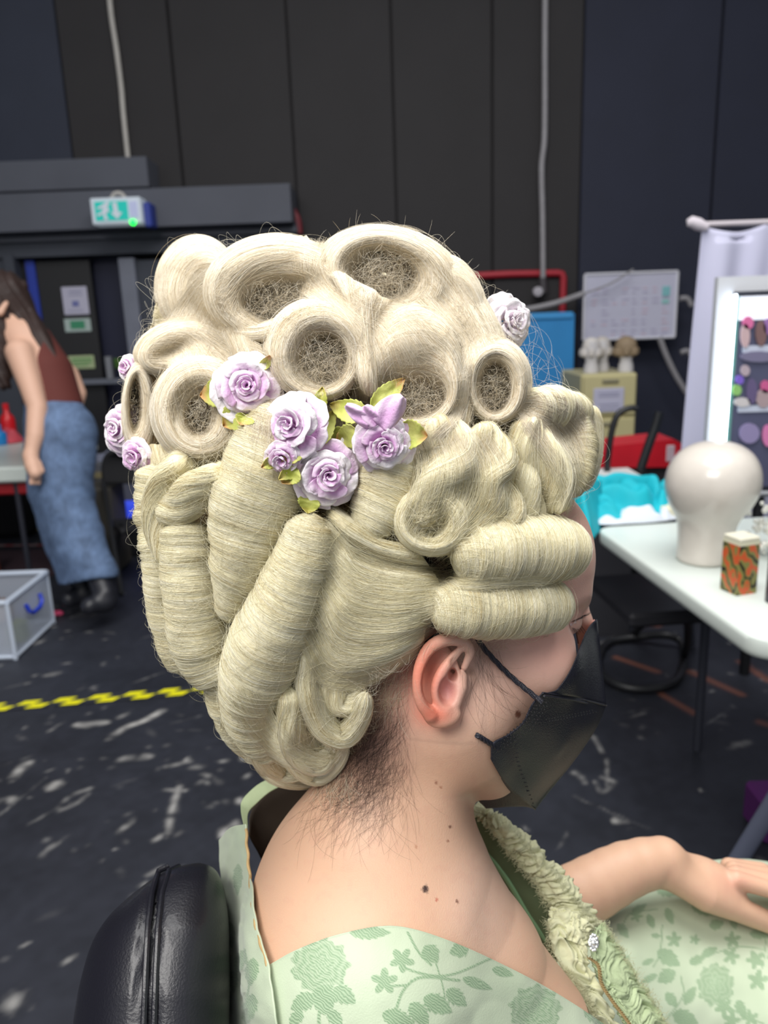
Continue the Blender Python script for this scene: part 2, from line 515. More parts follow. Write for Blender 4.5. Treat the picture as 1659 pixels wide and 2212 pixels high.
for (x_, y_, a_, b_) in ((893, 1040, 22, 75), (985, 1225, 40, 60), (880, 1140, 30, 40), (900, 1310, 50, 25), (505, 1345, 40, 60), (950, 1245, 30, 20)):
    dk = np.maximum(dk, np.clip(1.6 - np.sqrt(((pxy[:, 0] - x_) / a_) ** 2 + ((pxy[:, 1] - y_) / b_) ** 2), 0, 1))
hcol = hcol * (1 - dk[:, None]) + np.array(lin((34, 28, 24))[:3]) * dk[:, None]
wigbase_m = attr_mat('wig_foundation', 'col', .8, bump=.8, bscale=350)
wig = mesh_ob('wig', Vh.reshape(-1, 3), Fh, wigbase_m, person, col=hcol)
wig['label'] = 'tall cream blonde curled wig'

LOCKS = []; BASEF = {}


def add_lock(name, dat, label=None):
    V, Fc, C = dat
    o = mesh_ob(name, V, Fc, HM, wig, True, col=C, attr='hc')
    if label: o['label'] = label
    BASEF[o.name] = LASTB[0]
    LOCKS.append(o); return o


HC = Vh.reshape(-1, 3).mean(0)


def back_surf(u, v):
    # combed back of the wig, from the rim of the curls inwards
    x = (u % 1.0) * 120; y = 15 + v * 32; i = np.floor(x).astype(int) % 120; j = np.clip(np.floor(y).astype(int), 0, nl - 2); a = (x - np.floor(x))[..., None]; b = (y - j)[..., None]; i2 = (i + 1) % 120
    p = (Vh[j, i] * (1 - a) + Vh[j, i2] * a) * (1 - b) + (Vh[j + 1, i] * (1 - a) + Vh[j + 1, i2] * a) * b
    return p + FWD * (np.clip((y - 25) / 2.5, -1, 1) * .0045)[..., None]


add_lock('back_hair', make_lock(back_surf, .85, .22, 1, 12000, 990, .25, big=.0016, facing=-1, ur=(0, 1), vr=(.01, .99), width=.00013, res=.0022, lump=.004, strand_len=(.3, .8)), 'combed back hair of the wig')
RL = [  # rolls: outer ellipse, hole ellipse, options
    ((425, 620, 92, 112), (470, 655, 18, 22), dict(off=.012, dout=.06, din=.02, seed=101)),
    ((600, 630, 158, 122), (612, 655, 82, 46), dict(off=-.006, dout=.05, din=.034, seed=102, rot=.05)),
    ((842, 596, 162, 106), (830, 592, 66, 52), dict(off=-.002, dout=.06, din=.040, seed=103, rot=.22)),
    ((985, 650, 62, 105), (990, 690, 20, 42), dict(off=.008, dout=.05, din=.03, seed=109, rot=-.35)),
    ((388, 752, 100, 62), (380, 765, 38, 14), dict(off=.004, dout=.05, din=.015, seed=108, rot=-.25)),
    ((683, 758, 112, 112), (700, 778, 50, 56), dict(off=-.024, dout=.05, din=.034, seed=104, spiral=.004)),
    ((902, 800, 106, 146), (893, 862, 70, 40), dict(off=-.014, dout=.06, din=.032, seed=105, rot=-.1)),
    ((1074, 826, 73, 92), (1068, 838, 33, 52), dict(off=-.014, dout=.05, din=.046, seed=106, spiral=.002, slope=-.06)),
    ((437, 885, 112, 118), (430, 897, 28, 42), dict(off=-.012, dout=.05, din=.03, seed=107, spiral=.004, sp_n=2.5)),
    ((306, 890, 42, 112), (290, 868, 13, 48), dict(off=-.004, dout=.05, din=.03, seed=110)),
]
for o_, h_, kw in RL:
    add_lock('roll_curl', roll_lock(o_, h_, **kw))
SH = [  # warm connecting sheets on the crown
    ([[(470, 700), (500, 760), (545, 850), (570, 930)], [(520, 700), (540, 760), (575, 850), (610, 930)], [(570, 720), (580, 780), (610, 850), (650, 930)]], dict(warm=.9, off=.006, seed=201, bulge=.006)),
    ([[(690, 560), (735, 640), (745, 720), (770, 830)], [(760, 600), (775, 660), (785, 740), (800, 860)], [(850, 650), (820, 700), (815, 780), (815, 880)]], dict(warm=.9, off=-.012, seed=202, bulge=.010)),
    ([[(480, 690), (560, 700), (640, 670), (730, 640)], [(500, 740), (570, 740), (650, 700), (760, 680)]], dict(warm=.9, off=.002, seed=203, bulge=.006)),
    ([[(990, 740), (1000, 800), (1000, 880), (980, 960)], [(1050, 720), (1040, 800), (1020, 880), (1010, 960)]], dict(warm=.8, off=.006, seed=204, bulge=.004)),
    ([[(900, 640), (950, 670), (1000, 740), (1020, 800)], [(960, 600), (1010, 650), (1045, 720), (1060, 770)], [(1010, 590), (1045, 640), (1075, 700), (1100, 760)]], dict(warm=.85, off=.004, seed=205, bulge=.008)),
    ([[(500, 890), (530, 950), (540, 1010)], [(590, 860), (610, 940), (600, 1010)], [(700, 860), (700, 950), (690, 1040)], [(800, 880), (790, 960), (780, 1050)], [(890, 900), (870, 970), (850, 1060)]], dict(warm=.4, off=.016, seed=207, bulge=.004)),
    ([[(300, 960), (320, 1010), (330, 1060)], [(400, 960), (400, 1010), (400, 1080)], [(480, 960), (470, 1020), (460, 1080)]], dict(warm=.2, off=.016, seed=208, bulge=.004)),
    ([[(900, 940), (900, 1040), (880, 1140)], [(990, 900), (1000, 1010), (980, 1130)], [(1090, 890), (1100, 1010), (1090, 1130)], [(1200, 900), (1210, 1010), (1210, 1120)]], dict(warm=.15, off=.022, seed=209, bulge=.002)),
    ([[(660, 510), (690, 560), (700, 620), (690, 680)], [(620, 505), (640, 560), (650, 620), (640, 680)]], dict(warm=.9, off=.01, seed=206, bulge=.004)),
]
for g_, kw in SH: add_lock('hair_sweep', sheet_lock(g_, **kw))
TB = [  # wound ringlets and sausage curls
    ([(622, 880, 50), (600, 945, 84), (576, 1015, 97), (550, 1100, 97), (528, 1200, 74), (503, 1285, 44), (490, 1345, 16)], dict(off=.012, seed=301, pitch=-.07)),
    ([(677, 1112, 44), (657, 1195, 60), (617, 1305, 76), (577, 1395, 84), (550, 1470, 76), (545, 1540, 62), (570, 1600, 44), (605, 1635, 24)], dict(off=.000, seed=302, pitch=-.06)),
    ([(398, 1130, 50), (405, 1200, 55), (418, 1300, 62), (440, 1400, 64), (478, 1470, 48)], dict(off=.004, seed=303, pitch=-.08)),
    ([(340, 1005, 40), (334, 1100, 42), (350, 1200, 44), (362, 1300, 46), (388, 1400, 42), (415, 1455, 26)], dict(off=.012, seed=304, pitch=-.10)),
    ([(850, 945, 62), (838, 1040, 72), (810, 1115, 58), (780, 1175, 30)], dict(off=.020, seed=305, pitch=-.05)),
    ([(978, 1200, 40), (1010, 1194, 64), (1080, 1188, 70), (1160, 1184, 71), (1212, 1188, 64), (1240, 1196, 40)], dict(off=-.004, seed=306, pitch=.0)),
    ([(932, 1322, 34), (975, 1316, 56), (1040, 1314, 64), (1110, 1312, 64), (1180, 1306, 58), (1216, 1300, 38)], dict(off=-.006, seed=307, pitch=.0)),
    ([(478, 1450, 44), (498, 1520, 46), (530, 1580, 42), (565, 1625, 30)], dict(off=.012, seed=308, pitch=.05)),
    ([(735, 1170, 38), (715, 1260, 42), (690, 1350, 42), (670, 1440, 36)], dict(off=.018, seed=309, pitch=.05)),
    ([(1140, 885, 42), (1200, 880, 44), (1258, 892, 28)], dict(off=.004, seed=310, pitch=.1)),
    ([(1235, 900, 36), (1245, 960, 44), (1240, 1020, 40), (1225, 1070, 24)], dict(off=.010, seed=311, pitch=.1)),
]
for a_, kw in TB: add_lock('ringlet_curl', tube_lock(a_, warm=.08, **kw))
RP = [  # twisted locks, strands along their length
    ([(405, 985, 34), (360, 1050, 34), (345, 1130, 30), (358, 1220, 22)], dict(off=-.006, seed=401, turns=.5)),
    ([(485, 1015, 30), (430, 1055, 36), (390, 1090, 34), (350, 1100, 26)], dict(off=-.010, seed=402, turns=.4)),
    ([(668, 1390, 24), (664, 1480, 27), (695, 1560, 28), (742, 1588, 27), (775, 1550, 23), (792, 1495, 15)], dict(off=-.002, seed=403, turns=.2, ridge=.08)),
    ([(600, 1570, 30), (640, 1630, 34), (690, 1660, 30), (722, 1630, 24), (730, 1585, 16)], dict(off=.004, seed=404, turns=.3)),
    ([(540, 1590, 30), (590, 1650, 30), (640, 1672, 24), (690, 1680, 15)], dict(off=.012, seed=405, turns=.3)),
    ([(620, 1480, 34), (632, 1550, 38), (655, 1610, 36), (690, 1640, 26), (715, 1620, 14)], dict(off=-.004, seed=412, turns=.3)),
    ([(560, 1500, 36), (560, 1570, 38), (585, 1625, 36), (625, 1655, 28), (660, 1650, 16)], dict(off=.000, seed=413, turns=.35)),
    ([(500, 1480, 30), (505, 1540, 32), (530, 1595, 30), (575, 1630, 20)], dict(off=.004, seed=414, turns=.3)),
    ([(930, 905, 34), (975, 965, 50), (955, 1030, 52), (925, 1080, 40), (890, 1130, 22)], dict(off=-.002, seed=406, turns=.8)),
    ([(1035, 915, 30), (1058, 980, 42), (1050, 1050, 50), (1085, 1110, 40), (1040, 1130, 20)], dict(off=-.002, seed=407, turns=.9)),
    ([(1135, 905, 36), (1150, 970, 46), (1185, 1040, 44), (1205, 1105, 30)], dict(off=-.002, seed=408, turns=.5)),
    ([(1105, 960, 24), (1115, 1020, 34), (1140, 1080, 34), (1160, 1125, 20)], dict(off=.006, seed=409, turns=.7)),
    ([(990, 960, 26), (1010, 1020, 36), (1000, 1080, 36), (975, 1120, 20)], dict(off=.008, seed=410, turns=.8)),
    ([(700, 1450, 40), (740, 1500, 40), (780, 1480, 24)], dict(off=.016, seed=411, turns=.3)),
]
for a_, kw in RP: add_lock('twisted_lock', rope_lock(a_, warm=.08, **kw))
R2 = [
    ((937, 1122, 88, 78), (930, 1128, 36, 34), dict(off=-.014, dout=.03, din=.02, seed=501, spiral=.004)),
    ((1272, 968, 30, 92), (1262, 966, 8, 56), dict(off=.0, dout=.03, din=.03, seed=502, rot=.12)),
]
for o_, h_, kw in R2: add_lock('swirl_curl', roll_lock(o_, h_, warm=.1, **kw))
add_lock('hair_sweep', sheet_lock([
    [(722, 1120), (765, 1190), (845, 1225), (935, 1235)],
    [(722, 1170), (770, 1232), (860, 1265), (948, 1262)],
    [(712, 1230), (762, 1295), (850, 1318), (948, 1296)],
    [(695, 1290), (742, 1355), (830, 1372), (930, 1335)],
    [(680, 1345), (722, 1425), (812, 1425), (918, 1372)],
    [(662, 1405), (702, 1482), (790, 1465), (888, 1415)],
], warm=.05, off=-.002, seed=601, bulge=.006, big=.0016))
add_lock('hair_sweep', sheet_lock([
    [(700, 1080), (760, 1120), (820, 1160), (900, 1180)],
    [(710, 1130), (760, 1180), (830, 1210), (930, 1225)],
], warm=.05, off=.006, seed=602, bulge=.004))

# ------------------------------------------------------------------ depth of what is built, as the lens sees it
from mathutils.bvhtree import BVHTree
GX, GY = np.arange(250, 1330, 6.0), np.arange(470, 1730, 6.0)


def wig_depth():
    Vs, Fs, n = [], [], 0
    for o in LOCKS + [wig]:
        me = o.data; v = np.empty(len(me.vertices) * 3, np.float32); me.vertices.foreach_get('co', v); v = v.reshape(-1, 3) + origin_of(o)
        nf = BASEF.get(o.name, len(me.polygons)); fl = np.empty(len(me.loops), np.int32); me.loops.foreach_get('vertex_index', fl)
        fl = fl.reshape(-1, 4)[:nf]; m = fl.max() + 1
        Vs.append(v[:m]); Fs.append(fl + n); n += m
    t = BVHTree.FromPolygons(np.concatenate(Vs).tolist(), np.concatenate(Fs).tolist())
    D = np.full((len(GX), len(GY)), np.nan)
    for i, x in enumerate(GX):
        dirs = P(np.full(len(GY), x), GY, np.ones(len(GY))) - CAM
        for j in range(len(GY)):
            h = t.ray_cast(Vector(CAM), Vector(dirs[j]))
            if h[0] is not None: D[i, j] = (np.array(h[0]) - CAM).dot(FWD)
    return D


DM = wig_depth()
HD = hull(GX[:, None], GY[None]) + .02
DM = np.where(np.isnan(DM), HD, DM)


def blur(D, n):
    for _ in range(n):
        E_ = np.pad(D, 1, mode='edge')
        D = (E_[:-2, 1:-1] + E_[2:, 1:-1] + E_[1:-1, :-2] + E_[1:-1, 2:] + 2 * E_[1:-1, 1:-1]) / 6
    return D


DS = DM.copy()
for _ in range(7): DS = np.minimum(DM, blur(DS, 4))     # bridges creases, never sinks below the surface
DS = blur(DS, 2)


def dget(x, y, D=None):
    D = DS if D is None else D
    a = np.clip((np.asarray(x) - GX[0]) / 6, 0, len(GX) - 1.001); b = np.clip((np.asarray(y) - GY[0]) / 6, 0, len(GY) - 1.001)
    i = a.astype(int); j = b.astype(int); a = a - i; b = b - j
    return (D[i, j] * (1 - a) + D[i + 1, j] * a) * (1 - b) + (D[i, j + 1] * (1 - a) + D[i + 1, j + 1] * a) * b


def wires(Q, rad, tone=None, warm=.5, rs=RNG):
    """Q: n,k,3 world paths -> fine three-sided hairs in one mesh"""
    n, k, _ = Q.shape
    T = np.gradient(Q, axis=1); T /= np.linalg.norm(T, axis=-1)[..., None] + 1e-12
    A = CAM - Q; A = A - T * (A * T).sum(-1)[..., None]; A /= np.linalg.norm(A, axis=-1)[..., None] + 1e-12
    B = np.cross(T, A); s = np.linspace(0, 1, k)
    r = (rad * np.clip(np.minimum(s, 1 - s) * 10 + .3, 0, 1))[None, :, None] * rs.uniform(.7, 1.2, (n, 1, 1))
    X = np.stack([Q + A * r, Q - A * r * .5 + B * r * .87, Q - A * r * .5 - B * r * .87], 2)
    i = np.arange(n)[:, None, None]; j = np.arange(k - 1)[None, :, None]; q = np.arange(3)[None, None]
    b0 = (i * k + j) * 3 + q; b1 = (i * k + j) * 3 + (q + 1) % 3
    Fc = np.stack([b0, b1, b1 + 3, b0 + 3], -1).reshape(-1, 4)
    tn = np.clip(.55 + rs.normal(0, .25, (n, 1, 1)), 0, 1) + np.zeros((1, k, 3)) if tone is None else np.full((n, k, 3), tone)
    wm = np.asarray(warm) + np.zeros((n, k, 3))
    return X.reshape(-1, 3), Fc, np.stack([tn, wm, tn * 0], -1).reshape(-1, 3)


def warm_at(x, y): return np.clip((985 - y + (x - 300) * .0) / 120 + .5, .08, .9)


# draped veils of combed hair that cross from one curl to the next
def veil(guides, n, seed, lift=.0006, rad=.000085, spread=.06, part=(.3, 1.0), wob=2.2):
    rs = np.random.default_rng(seed); K = 26
    G = np.array([cr(g, K) for g in guides])            # ng,K,2
    u = rs.uniform(0, 1, n); G2 = np.stack([cr(G[:, j], 64) for j in range(K)], 1)
    i = np.clip((u * 63), 0, 62.99); a = (i % 1)[:, None, None]; i = i.astype(int)
    Q = G2[i] * (1 - a) + G2[i + 1] * a                 # n,K,2
    L = rs.uniform(part[0], part[1], n); s0 = rs.uniform(-.2, 1.2, n) * (1 - L); s0 = np.clip(s0, 0, 1 - L)
    ss = (s0[:, None] + L[:, None] * np.linspace(0, 1, K)[None]) * (K - 1)
    j = np.clip(ss.astype(int), 0, K - 2); b = (ss - j)[..., None]; r_ = np.arange(n)[:, None]
    q = Q[r_, j] * (1 - b) + Q[r_, j + 1] * b
    t = np.linspace(0, 1, K)[None, :, None]
    q = q + rs.normal(0, wob * 1.8, (n, 1, 2)) + rs.normal(0, wob * 3, (n, 1, 2)) * (t - .5) + rs.normal(0, wob, (n, 1, 2)) * np.sin(t * rs.uniform(2, 7, (n, 1, 1)) + rs.uniform(0, 6, (n, 1, 1)))
    D = dget(q[..., 0], q[..., 1]) - np.abs(rs.normal(0, lift, (n, 1))) - .0005
    wm = warm_at(q[..., 0], q[..., 1])[..., None]
    return wires(P(q[..., 0], q[..., 1], D), rad, warm=wm, rs=rs)


def merge(parts):
    V, Fc, C, n = [], [], [], 0
    for a, b, c in parts: V.append(a); Fc.append(b + n); C.append(c); n += len(a)
    return np.concatenate(V), np.concatenate(Fc), np.concatenate(C)


VE = [
    ([[(520, 870), (540, 900), (545, 930), (540, 960)], [(620, 850), (635, 890), (640, 930), (640, 970)], [(740, 860), (740, 920), (730, 960), (720, 1010)], [(860, 890), (850, 930), (840, 960), (830, 990)]], 700),
    ([[(930, 1180), (980, 1150), (1030, 1140), (1090, 1150)], [(940, 1240), (980, 1230), (1020, 1240), (1060, 1250)], [(910, 1330), (960, 1330), (1010, 1340), (1060, 1350)]], 90),
    ([[(640, 520), (540, 540), (430, 600), (360, 690)], [(650, 545), (560, 570), (480, 630), (420, 720)], [(640, 560), (560, 590), (520, 660), (500, 740)]], 1500),
    ([[(720, 520), (690, 570), (720, 630), (790, 660)], [(660, 530), (660, 600), (730, 660), (800, 720)], [(620, 560), (640, 620), (700, 660), (770, 760)]], 1300),
    ([[(770, 520), (880, 500), (980, 580), (1040, 680)], [(800, 520), (880, 520), (960, 610), (1010, 700)]], 900),
    ([[(750, 620), (800, 650), (880, 660), (980, 740)], [(740, 650), (780, 690), (800, 780), (800, 860)], [(720, 660), (760, 720), (775, 800), (760, 880)]], 1500),
    ([[(340, 700), (420, 690), (500, 720), (580, 760)], [(320, 740), (400, 730), (480, 760), (560, 830)], [(310, 780), (370, 790), (330, 850), (320, 930)]], 1500),
    ([[(480, 700), (520, 780), (540, 860), (520, 940)], [(520, 690), (550, 780), (580, 840), (570, 900)]], 900),
    ([[(1000, 740), (1010, 800), (1000, 880), (960, 940)], [(1040, 720), (1000, 800), (980, 900), (930, 950)]], 700),
    ([[(950, 560), (1000, 620), (1040, 680), (1090, 740)], [(900, 640), (960, 700), (1010, 760), (1010, 830)]], 900),
    ([[(700, 1120), (760, 1180), (860, 1220), (960, 1230)], [(690, 1300), (760, 1380), (850, 1390), (930, 1350)], [(650, 1400), (700, 1480), (790, 1480), (900, 1410)]], 2500),
    ([[(880, 930), (900, 1000), (880, 1080), (850, 1150)], [(960, 930), (1000, 1000), (960, 1080), (900, 1180)], [(1060, 940), (1100, 1010), (1090, 1090), (1010, 1160)]], 700),
    ([[(1130, 860), (1200, 850), (1260, 880), (1290, 940)], [(1120, 900), (1170, 980), (1210, 1060), (1225, 1120)]], 700),
    ([[(950, 1240), (1010, 1250), (1100, 1248), (1200, 1242)], [(940, 1260), (1010, 1270), (1100, 1262), (1200, 1255)]], 300),
    ([[(480, 1480), (520, 1570), (600, 1640), (690, 1670)], [(560, 1500), (610, 1580), (680, 1630), (730, 1640)]], 900),
]
o_ = add_lock('loose_hair', merge([veil(g, int(n * 1.7), 900 + i) for i, (g, n) in enumerate(VE)]), 'fine strands combed across the curls'); o_['kind'] = 'stuff'

# crossing wisps everywhere and escaped loops on the outline
rs = np.random.default_rng(5); n = 4200; K = 16
x = rs.uniform(290, 1260, n); y = rs.uniform(510, 1660, n)
ang = rs.uniform(0, 2 * pi, n); ln = rs.uniform(40, 200, n); cv = rs.normal(0, 1.6, n); s = np.linspace(0, 1, K)
th = ang[:, None] + cv[:, None] * s
qx = x[:, None] + np.cumsum(np.cos(th), 1) * ln[:, None] / K; qy = y[:, None] + np.cumsum(np.sin(th), 1) * ln[:, None] / K
inside = np.array([(abs(dget(qx[i], qy[i], DM) - hull(qx[i], qy[i]) - .02) > 1e-9).all() for i in range(n)])
D = dget(qx, qy) - .001 - np.abs(rs.normal(0, .0015, (n, 1))) * np.sin(s * pi)
Qf = P(qx, qy, D)[inside]
pa = [wires(Qf, .00006, warm=warm_at(qx, qy)[inside][..., None], rs=rs)]
og = cr(OUT + [OUT[0]], 400); n = 760
i0 = rs.integers(0, 400, n); c = og[i0]; out = c - oc; out /= np.linalg.norm(out, axis=1)[:, None]; tan = np.stack([-out[:, 1], out[:, 0]], 1)
ht = np.abs(rs.normal(0, 12, n)) + 5 + (rs.random(n) < .06) * rs.uniform(15, 45, n); wd = rs.uniform(15, 90, n) * rs.choice([-1, 1], n)
keep = ~((c[:, 0] > 880) & (c[:, 1] > 1090)); 
s2 = np.linspace(0, 1, 18)
q = c[:, None] + tan[:, None] * (wd[:, None] * (s2 - .5))[..., None] + out[:, None] * ((ht[:, None] + 8) * np.sin(s2 * pi) - 8)[..., None] + rs.normal(0, 5, (n, 1, 2)) * np.sin(s2 * 7)[None, :, None]
D = hull(c[:, 0], c[:, 1])[:, None] + rs.uniform(-.02, .02, (n, 1)) + 0 * s2
pa.append(wires(P(q[..., 0], q[..., 1], D)[keep], .00006, tone=.9, warm=.4, rs=rs))
add_lock('flyaway_hair', merge(pa), 'thin loops of hair escaping from the curls')['kind'] = 'stuff'

# fuzz inside the open rolls
fz = []
for (o_, h_, kw) in RL + R2[:1]:
    xh, yh, ah, bh = h_
    if ah < 12: continue
    n = int(90 + ah * bh * .14); K = 14
    ph = rs.uniform(0, 2 * pi, n); rr = np.sqrt(rs.random(n)) * .95
    cx = xh + ah * rr * np.cos(ph); cy = yh + bh * rr * np.sin(ph)
    th = rs.uniform(0, 2 * pi, (n, 1)) + rs.normal(0, 3.0, (n, 1)) * (s := np.linspace(0, 1, K))[None]
    ln = rs.uniform(.5, 2.2, (n, 1)) * min(ah, bh) * 1.2
    qx = cx[:, None] + np.cumsum(np.cos(th), 1) * ln / K; qy = cy[:, None] + np.cumsum(np.sin(th), 1) * ln / K
    base = dget(cx, cy, DM)[:, None]
    dcr = float(hull(o_[0], o_[1])) + kw.get('off', 0)
    D = np.minimum(dcr + rs.uniform(.004, .03, (n, 1)), dget(qx, qy, DM)) - .0015 + .004 * np.sin(s * 6 + ph[:, None])
    fz.append(wires(P(qx, qy, D), .00007, warm=.95 if h_[1] < 1000 else .2, rs=rs))
add_lock('hair_fuzz', merge(fz), 'frizzy hair inside the open rolls')['kind'] = 'stuff'
# ================================================================== BODY (one continuous surface from blended volumes)
def Q(x, y, d): return np.array([(x - IW / 2) / FPX * d, -(y - IH / 2) / FPX * d, d])


def to_cam(W): v = np.asarray(W) - CAM; return np.stack([v @ RGT, v @ UPV, v @ FWD], -1)
def to_world(q): return CAM + q[..., :1] * RGT + q[..., 1:2] * UPV + q[..., 2:3] * FWD
def to_px(q): return q[..., 0] / q[..., 2] * FPX + IW / 2, -q[..., 1] / q[..., 2] * FPX + IH / 2


def smin(a, b, k):
    h = np.clip(.5 + .5 * (b - a) / k, 0, 1); return b + (a - b) * h - k * h * (1 - h)


def smax(a, b, k): return -smin(-a, -b, k)


def ell(p, c, r, rot=None):
    v = p - c
    if rot is not None: v = v @ rot
    r = np.asarray(r, float); k0 = np.sqrt(((v / r) ** 2).sum(-1)) + 1e-9; k1 = np.sqrt(((v / r ** 2) ** 2).sum(-1)) + 1e-9
    return k0 * (k0 - 1) / k1


def chain(p, pts, k=None):
    """round cone chain, pts rows x,y,d,r (r in metres)"""
    best = None
    for a, b in zip(pts[:-1], pts[1:]):
        A = Q(*a[:3]); B = Q(*b[:3]); ab = B - A; t = np.clip(((p - A) @ ab) / (ab @ ab), 0, 1)
        d = np.linalg.norm(p - A - t[..., None] * ab, axis=-1) - (a[3] + (b[3] - a[3]) * t)
        best = d if best is None else (np.minimum(best, d) if k is None else smin(best, d, k))
    return best


def rotm(ax, ang):
    return np.array(Matrix.Rotation(ang, 3, Vector(ax)))


EARR = rotm((0, 1, 0), .32); EC = Q(950, 1470, .577)
def crd(a, n): a = np.asarray(a, float); k = np.where(np.arange(a.shape[1]) < 2, 1, 1000); return [tuple(x) for x in cr(a * k, n) / k]
ARM = crd([(985, 1960, .90, .045), (1060, 2030, .93, .042), (1170, 1978, .955, .0395), (1280, 1917, .965, .0365), (1360, 1876, .975, .0325), (1430, 1858, .985, .0290)], 14)
HELIX = crd([(1004, 1440, .5745, .0026), (1016, 1405, .5715, .0036), (1000, 1386, .5685, .0044), (965, 1381, .5640, .0050), (930, 1399, .5600, .0050), (909, 1437, .5575, .0046), (903, 1480, .5575, .0042), (910, 1517, .5600, .0044), (929, 1543, .5645, .0054)], 26)
ANTI = crd([(1003, 1392, .574, .002), (980, 1418, .5685, .0034), (957, 1448, .565, .0041), (944, 1480, .565, .0045), (946, 1510, .567, .0047), (960, 1530, .568, .0046)], 16)
SCAPHA = crd([(975, 1404, .5600, .0020), (940, 1422, .5570, .0030), (923, 1460, .5555, .0033), (922, 1492, .5565, .0030), (934, 1522, .5600, .0022)], 10)


def body_sdf(p, ear=True):
    # torso
    d = chain(p, [(800, 1990, .70, .085), (800, 2330, .74, .12), (800, 2900, .80, .14)])
    d = smin(d, ell(p, Q(762, 1990, .685), (.086, .105, .15)), .06)
    d = smin(d, chain(p, [(835, 1830, .655, .052), (825, 1990, .615, .058), (820, 2150, .575, .060), (860, 2420, .58, .052)]), .09)
    d = smin(d, chain(p, [(830, 1820, .70, .055), (880, 1850, .84, .055), (980, 1960, .90, .045)]), .04)
    d = smin(d, chain(p, [(860, 1850, .665, .044), (915, 1960, .645, .052), (1010, 2110, .645, .068), (1060, 2240, .65, .085)]), .06)
    d = smin(d, chain(p, [(935, 2010, .75, .045), (1070, 2190, .78, .075)]), .05)
    d = smin(d, chain(p, [(960, 1890, .625, .008), (955, 1990, .588, .008)]), .03)
    # neck
    d = smin(d, chain(p, [(895, 1480, .650, .056), (848, 1660, .652, .052), (834, 1800, .655, .058)]), .035)
    d = smin(d, chain(p, [(985, 1560, .615, .014), (945, 1700, .625, .012), (930, 1850, .640, .012)]), .03)
    # skull and face
    d = smin(d, ell(p, Q(930, 1240, .665), (.082, .085, .072)), .03)
    d = smin(d, ell(p, Q(1172, 1205, .668), (.0440, .062, .052)), .03)
    d = smin(d, chain(p, [(1238, 1290, .648, .0095), (1248, 1296, .675, .009), (1248, 1296, .73, .009)]), .016)
    d = smin(d, ell(p, Q(1000, 1475, .632), (.058, .062, .040)), .03)
    d = smin(d, ell(p, Q(1110, 1370, .650), (.045, .045, .040)), .03)
    d = smin(d, ell(p, Q(1152, 1432, .644), (.034, .033, .040)), .016)
    d = smin(d, ell(p, Q(1128, 1515, .682), (.046, .058, .048)), .03)
    d = smin(d, chain(p, [(1000, 1550, .614, .026), (1036, 1622, .634, .022), (1064, 1670, .668, .020)]), .03)
    d = smin(d, chain(p, [(1262, 1345, .722, .008), (1272, 1420, .735, .009), (1262, 1450, .735, .012)]), .02)
    # eye socket, eyelid
    d = smax(d, -ell(p, Q(1262, 1338, .640), (.013, .010, .020)), .012)
    d = smin(d, ell(p, Q(1226, 1340, .668), (.0125, .0125, .0125)), .004)
    # left arm and hand
    far = p[..., 2] > .78
    p_all = p; p = p_all[far]; a_all = np.full(p_all.shape[:-1], .5)
    a = chain(p, ARM, .004)
    a = smin(a, ell(p, Q(1520, 1900, 1.0), (.056, .027, .032), rotm((0, 0, 1), -.36)), .03)
    a = smin(a, chain(p, [(1450, 1890, .975, .018), (1525, 1935, .975, .019), (1600, 1966, .985, .0155), (1668, 1995, .995, .0135), (1725, 2022, 1.005, .0105)]), .010)
    for (q0, q1, q2, q3) in (((1590, 1900, .985), (1665, 1922, .985), (1725, 1965, 1.0), (1770, 2010, 1.01)), ((1590, 1890, 1.005), (1680, 1908, 1.005), (1755, 1950, 1.015), (1800, 2000, 1.02)),
                             ((1585, 1880, 1.022), (1670, 1893, 1.03), (1745, 1932, 1.035), (1785, 1975, 1.04)), ((1575, 1872, 1.04), (1645, 1880, 1.05), (1705, 1912, 1.055), (1735, 1945, 1.06))):
        a = smin(a, chain(p, [q0 + (.0115,), q1 + (.0105,), q2 + (.009,), q3 + (.0078,)]), .006)
    a_all[far] = a; p = p_all
    d = smin(d, a_all, .02)
    if ear:
        pa = p; g = (np.abs(p[..., 2] - .577) < .05) & (np.abs(p[..., 0] - EC[0]) < .05) & (np.abs(p[..., 1] - EC[1]) < .06)
        p = pa[g]; ea = np.full(pa.shape[:-1], .5)
        if len(p):
            e = ell(p, Q(948, 1470, .5785), (.0165, .0285, .0065), EARR)
            e = smin(e, chain(p, [(1000, 1470, .592, .010), (975, 1500, .590, .012)]), .012)
            e = smin(e, chain(p, HELIX), .0030)
            e = smin(e, chain(p, ANTI), .004)
            e = smin(e, ell(p, Q(957, 1546, .5695), (.0135, .0090, .0060), rotm((0, 0, 1), .2)), .005)
            e = smin(e, chain(p, [(998, 1462, .5765, .0040), (995, 1484, .5740, .0050), (984, 1515, .571, .0045)]), .004)
            e = smax(e, -ell(p, Q(968, 1494, .563), (.0068, .0105, .0115)), .0028)
            e = smax(e, -ell(p, Q(980, 1463, .563), (.0042, .0058, .0180)), .002)
            e = smax(e, -chain(p, SCAPHA), .0028)
            e = smax(e, -chain(p, [(1003, 1404, .5630, .0032), (984, 1430, .5630, .0036)]), .0025)
            ea[g] = e
        d = smin(d, ea, .0035); p = pa
    return d


